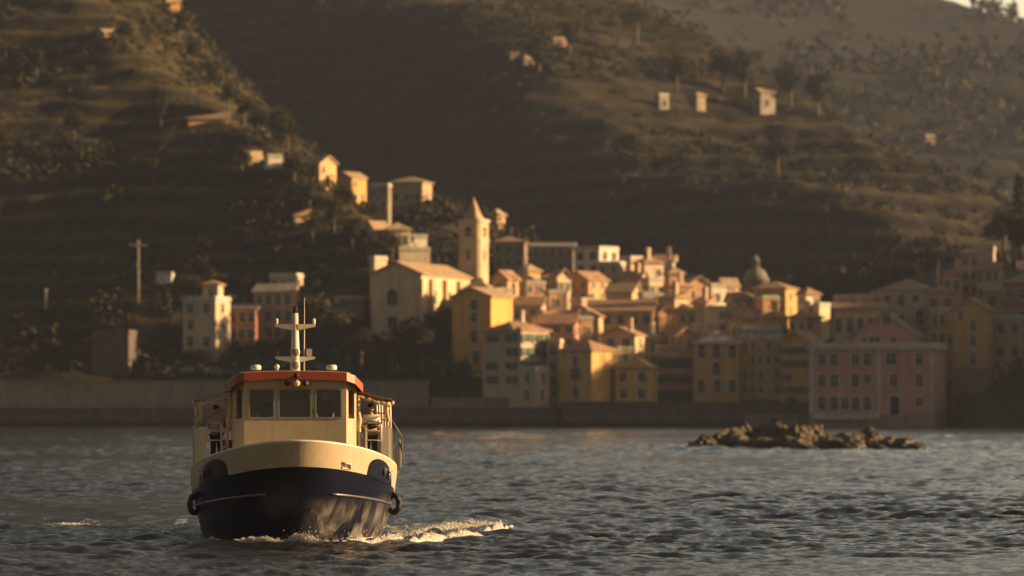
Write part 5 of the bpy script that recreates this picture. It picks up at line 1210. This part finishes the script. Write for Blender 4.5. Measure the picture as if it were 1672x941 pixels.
RK = [
 (1150, 720, 266, 1.15, 1.05, 1.2, 'dark boulder at the left end of the sea rock, set slightly apart'),
 (1130, 727, 264, .55, .35, .7, 'low dark stone at the foot of the left end boulder'),
 (1200, 712, 268, 1.5, 1.35, 1.8, 'brown boulder second from the left end of the sea rock'),
 (1222, 700, 272, 1.3, 1.85, 1.6, 'boulder with a sunlit golden flank in the left half of the sea rock'),
 (1262, 700, 270, 2.1, 2.15, 2.2, 'broad dark boulder forming the main hump of the sea rock'),
 (1240, 724, 262, 1.3, .95, 1.4, 'dark low boulder in front of the main hump'),
 (1203, 733, 256, .75, .28, .7, 'small flat stone with a golden tip lying in front of the sea rock'),
 (1300, 702, 269, 1.5, 2.0, 1.9, 'pointed boulder with a bright golden face right of the main hump'),
 (1297, 726, 261, 1.9, 1.0, 1.4, 'long dark boulder low at the front middle of the sea rock'),
 (1340, 704, 270, 1.6, 1.75, 1.9, 'rugged brown boulder right of the golden faced pointed one'),
 (1345, 724, 262, 1.3, 1.05, 1.3, 'dark rounded boulder at the waterline under the rugged brown one'),
 (1378, 708, 267, 1.5, 1.55, 1.8, 'ridged boulder in the right half of the sea rock'),
 (1392, 724, 261, 1.05, 1.2, 1.2, 'boulder with a lit orange right face at the water edge'),
 (1415, 714, 265, 1.2, 1.35, 1.5, 'brown boulder behind the lit orange faced one'),
 (1448, 716, 264, 1.35, 1.15, 1.4, 'smooth dark boulder near the right end of the sea rock'),
 (1474, 720, 262, .95, 1.25, 1.1, 'upright knobbly boulder next to the right end of the sea rock'),
 (1494, 727, 259, .95, .75, 1.0, 'sloping last boulder at the right end of the sea rock'),
 (1440, 732, 257, .6, .35, .6, 'small pale stone awash in the foam near the right end'),
 (1315, 690, 276, 1.2, 2.1, 1.4, 'far brown boulder showing its lit crest over the sea rock'),
 (1270, 690, 277, 1.1, 2.2, 1.3, 'highest crest stone of the sea rock, touched by sun'),
 (1225, 712, 264, 1.0, .8, 1.0, 'jagged low stone between the golden flank and the main hump'), (1325, 714, 265, 1.0, 1.1, 1.0, 'jagged stone wedged between the pointed boulder and the rugged brown one'), (1362, 716, 263, .9, 1.0, 1.0, 'small jagged stone left of the ridged boulder'), (1430, 722, 262, .8, .7, .9, 'low jagged stone between the lit orange faced boulder and the smooth dark one'), (1280, 716, 264, 1.2, 1.2, 1.1, 'jagged stone right under the main hump'), (1172, 726, 263, .7, .4, .8, 'low wet stone between the two boulders at the left end'),
 (1180, 704, 275, 1.1, 1.25, 1.3, 'low rear boulder between the left end and the golden flank'),
]
for i, q in enumerate(RK): rock(*q[:6], q[6], 11+i)

# ------------------------------------------------------------------ single trees
ORD = ['first', 'second', 'third', 'fourth', 'fifth', 'sixth', 'seventh', 'eighth', 'ninth', 'tenth', 'eleventh', 'twelfth']
for i, (px, py) in enumerate([(292, 70), (318, 112), (345, 148), (372, 182), (398, 205), (425, 222), (452, 240), (470, 256)]):
    tree_at('round', px, py, left_hill, 440, 750, random.uniform(.75, 1.1), 'rounded tree on the skyline of the left hill, %s counted downhill' % ORD[i], 'skyline trees of the left hill', i)
for i, (px, py, k, l) in enumerate([
    (505, 345, 'round', 'bushy tree just under the tan sloping roof hillside house'), (560, 352, 'round', 'dark tree below the yellow gabled hillside house'),
    (600, 350, 'round', 'dark tree under the grey plastered hillside house'), (620, 362, 'round', 'bushy tree between the grey hillside house and the peach cottage'),
    (545, 385, 'round', 'dark round tree halfway between the hillside houses and the church'), (510, 400, 'round', 'broad tree at the left end of the lit terraces above the rose house'),
    (575, 410, 'round', 'round tree left of the peach cottage above the church'), (480, 300, 'round', 'tree hiding the foot of the tan sloping roof hillside house'),
    (590, 430, 'round', 'dark tree beside the lit stone pillar by the church'), (640, 428, 'round', 'bush like tree behind the church ridge under the balcony block'),
    (545, 455, 'round', 'dark tree above the low stone shed'), (395, 290, 'round', 'olive tree under the two tiny huts on the left hill'),
    (250, 300, 'round', 'lone dark tree in the middle of the left hill terraces'), (120, 230, 'round', 'dark tree on the upper left terraces'), (60, 130, 'round', 'big dark tree near the upper left corner'),
    (205, 75, 'round', 'tree close by the lone pale hut on the left hill'), (262, 215, 'round', 'tree left of the long low orange wall house')]):
    tree_at(k, px, py, left_hill, 440, 750, random.uniform(.6, .95), l, None, i)
for i, (px, py) in enumerate([(1588, 8), (1604, 10), (1626, 28), (1650, 40), (1668, 52)]):
    D = None
    for d in np.arange(1780, 900, -4.0):
        p = at(px, py, d)
        if float(mountain(p.x, p.y)) > p.z: D = d; break
    D = D or 1400; p = at(px, py, D)
    tree('round', p.x, p.y, min(p.z, float(mountain(p.x, p.y)))-1.5, [1.6, 1.3, 1.7, 1.8, 1.4][i], 'far round crowned tree against the pale sky corner, %s from the left' % ORD[i], 'skyline trees of the mountain', i)
for i, (px, py, s, l) in enumerate([(1105, 150, 1.5, 'dark tree between the white tower house and the tan arcade house'), (1180, 150, 1.7, 'round tree right of the tan arcade house on the middle ridge'), (1215, 160, 1.7, 'tree beside the left wall of the white chapel'), (1290, 175, 1.7, 'first tree right of the white chapel on the middle ridge'), (1335, 190, 1.8, 'second tree right of the white chapel on the middle ridge'),
    (1040, 70, 1.7, 'tree on the upper skyline of the middle ridge'), (930, 90, 1.5, 'tree just below the orange pink house on the middle ridge'), (1270, 285, 1.4, 'tree at the lit nose of the middle ridge'), (880, 125, 1.6, 'tree right of the two clustered houses on the middle ridge')]):
    tree_at('round', px, py, middle_hill, 580, 1005, s, l, None, i)
for i, (px, py, D, k, s, l) in enumerate([
    (1664, 415, 463, 'cypress', 1.35, 'tall tree at the right edge with a sunlit top'), (1640, 418, 470, 'round', 1.25, 'dark bushy tree left of the tall tree at the right edge'), (1655, 425, 455, 'round', 1.3, 'dark dense tree in front of the tall tree at the right edge'),
    (1508, 462, 470, 'pine', .62, 'dark umbrella pine rising behind the olive tan hip roof'), (1530, 462, 474, 'pine', .66, 'dark umbrella pine nearest the tall tan tower like house'), (1490, 468, 476, 'round', .6, 'low dark tree left of the two umbrella pines'),
    (528, 590, 447, 'round', 1.6, 'tall dark tree on the bank just right of the faded rose house'), (548, 602, 445, 'round', 1.5, 'tall dark tree left of the low stone shed'), (570, 606, 442, 'round', 1.4, 'dark tree in front of the low stone shed'), (518, 560, 456, 'round', 1.4, 'dark tree behind the tall tree by the faded rose house'),
    (690, 600, 436, 'round', .85, 'dark tree on the bank below the church front'), (722, 612, 436, 'round', .8, 'dark tree at the foot of the narrow yellow house'), (640, 605, 437, 'round', .8, 'dark tree low on the bank left under the church'),
    (590, 600, 438, 'round', .9, 'dark tree behind the promenade wall right of the boat'), (1250, 690, 428.5, 'round', .55, 'dark bush like tree on the quay before the ochre five bay house'), (1292, 688, 428.5, 'round', .6, 'dark bush like tree on the quay beside the palazzo corner')]):
    p = at(px, py, D); tree(k, p.x, p.y, p.z, s, l, None, i)

# ------------------------------------------------------------------ air
b = MB(); b.box((-880, -70, -4), (880, 1990, 262))
hz = bpy.data.materials.new('haze'); hz.use_nodes = True; nt = hz.node_tree; nt.nodes.clear()
ho = nt.nodes.new('ShaderNodeOutputMaterial'); pv = nt.nodes.new('ShaderNodeVolumePrincipled')
pv.inputs['Color'].default_value = (.47, .56, .80, 1); pv.inputs['Density'].default_value = .00011; pv.inputs['Anisotropy'].default_value = .3
nt.links.new(pv.outputs[0], ho.inputs['Volume'])
tag(b.build('haze', hz), 'thin warm haze filling the bay and valley', 'haze', kind='stuff')
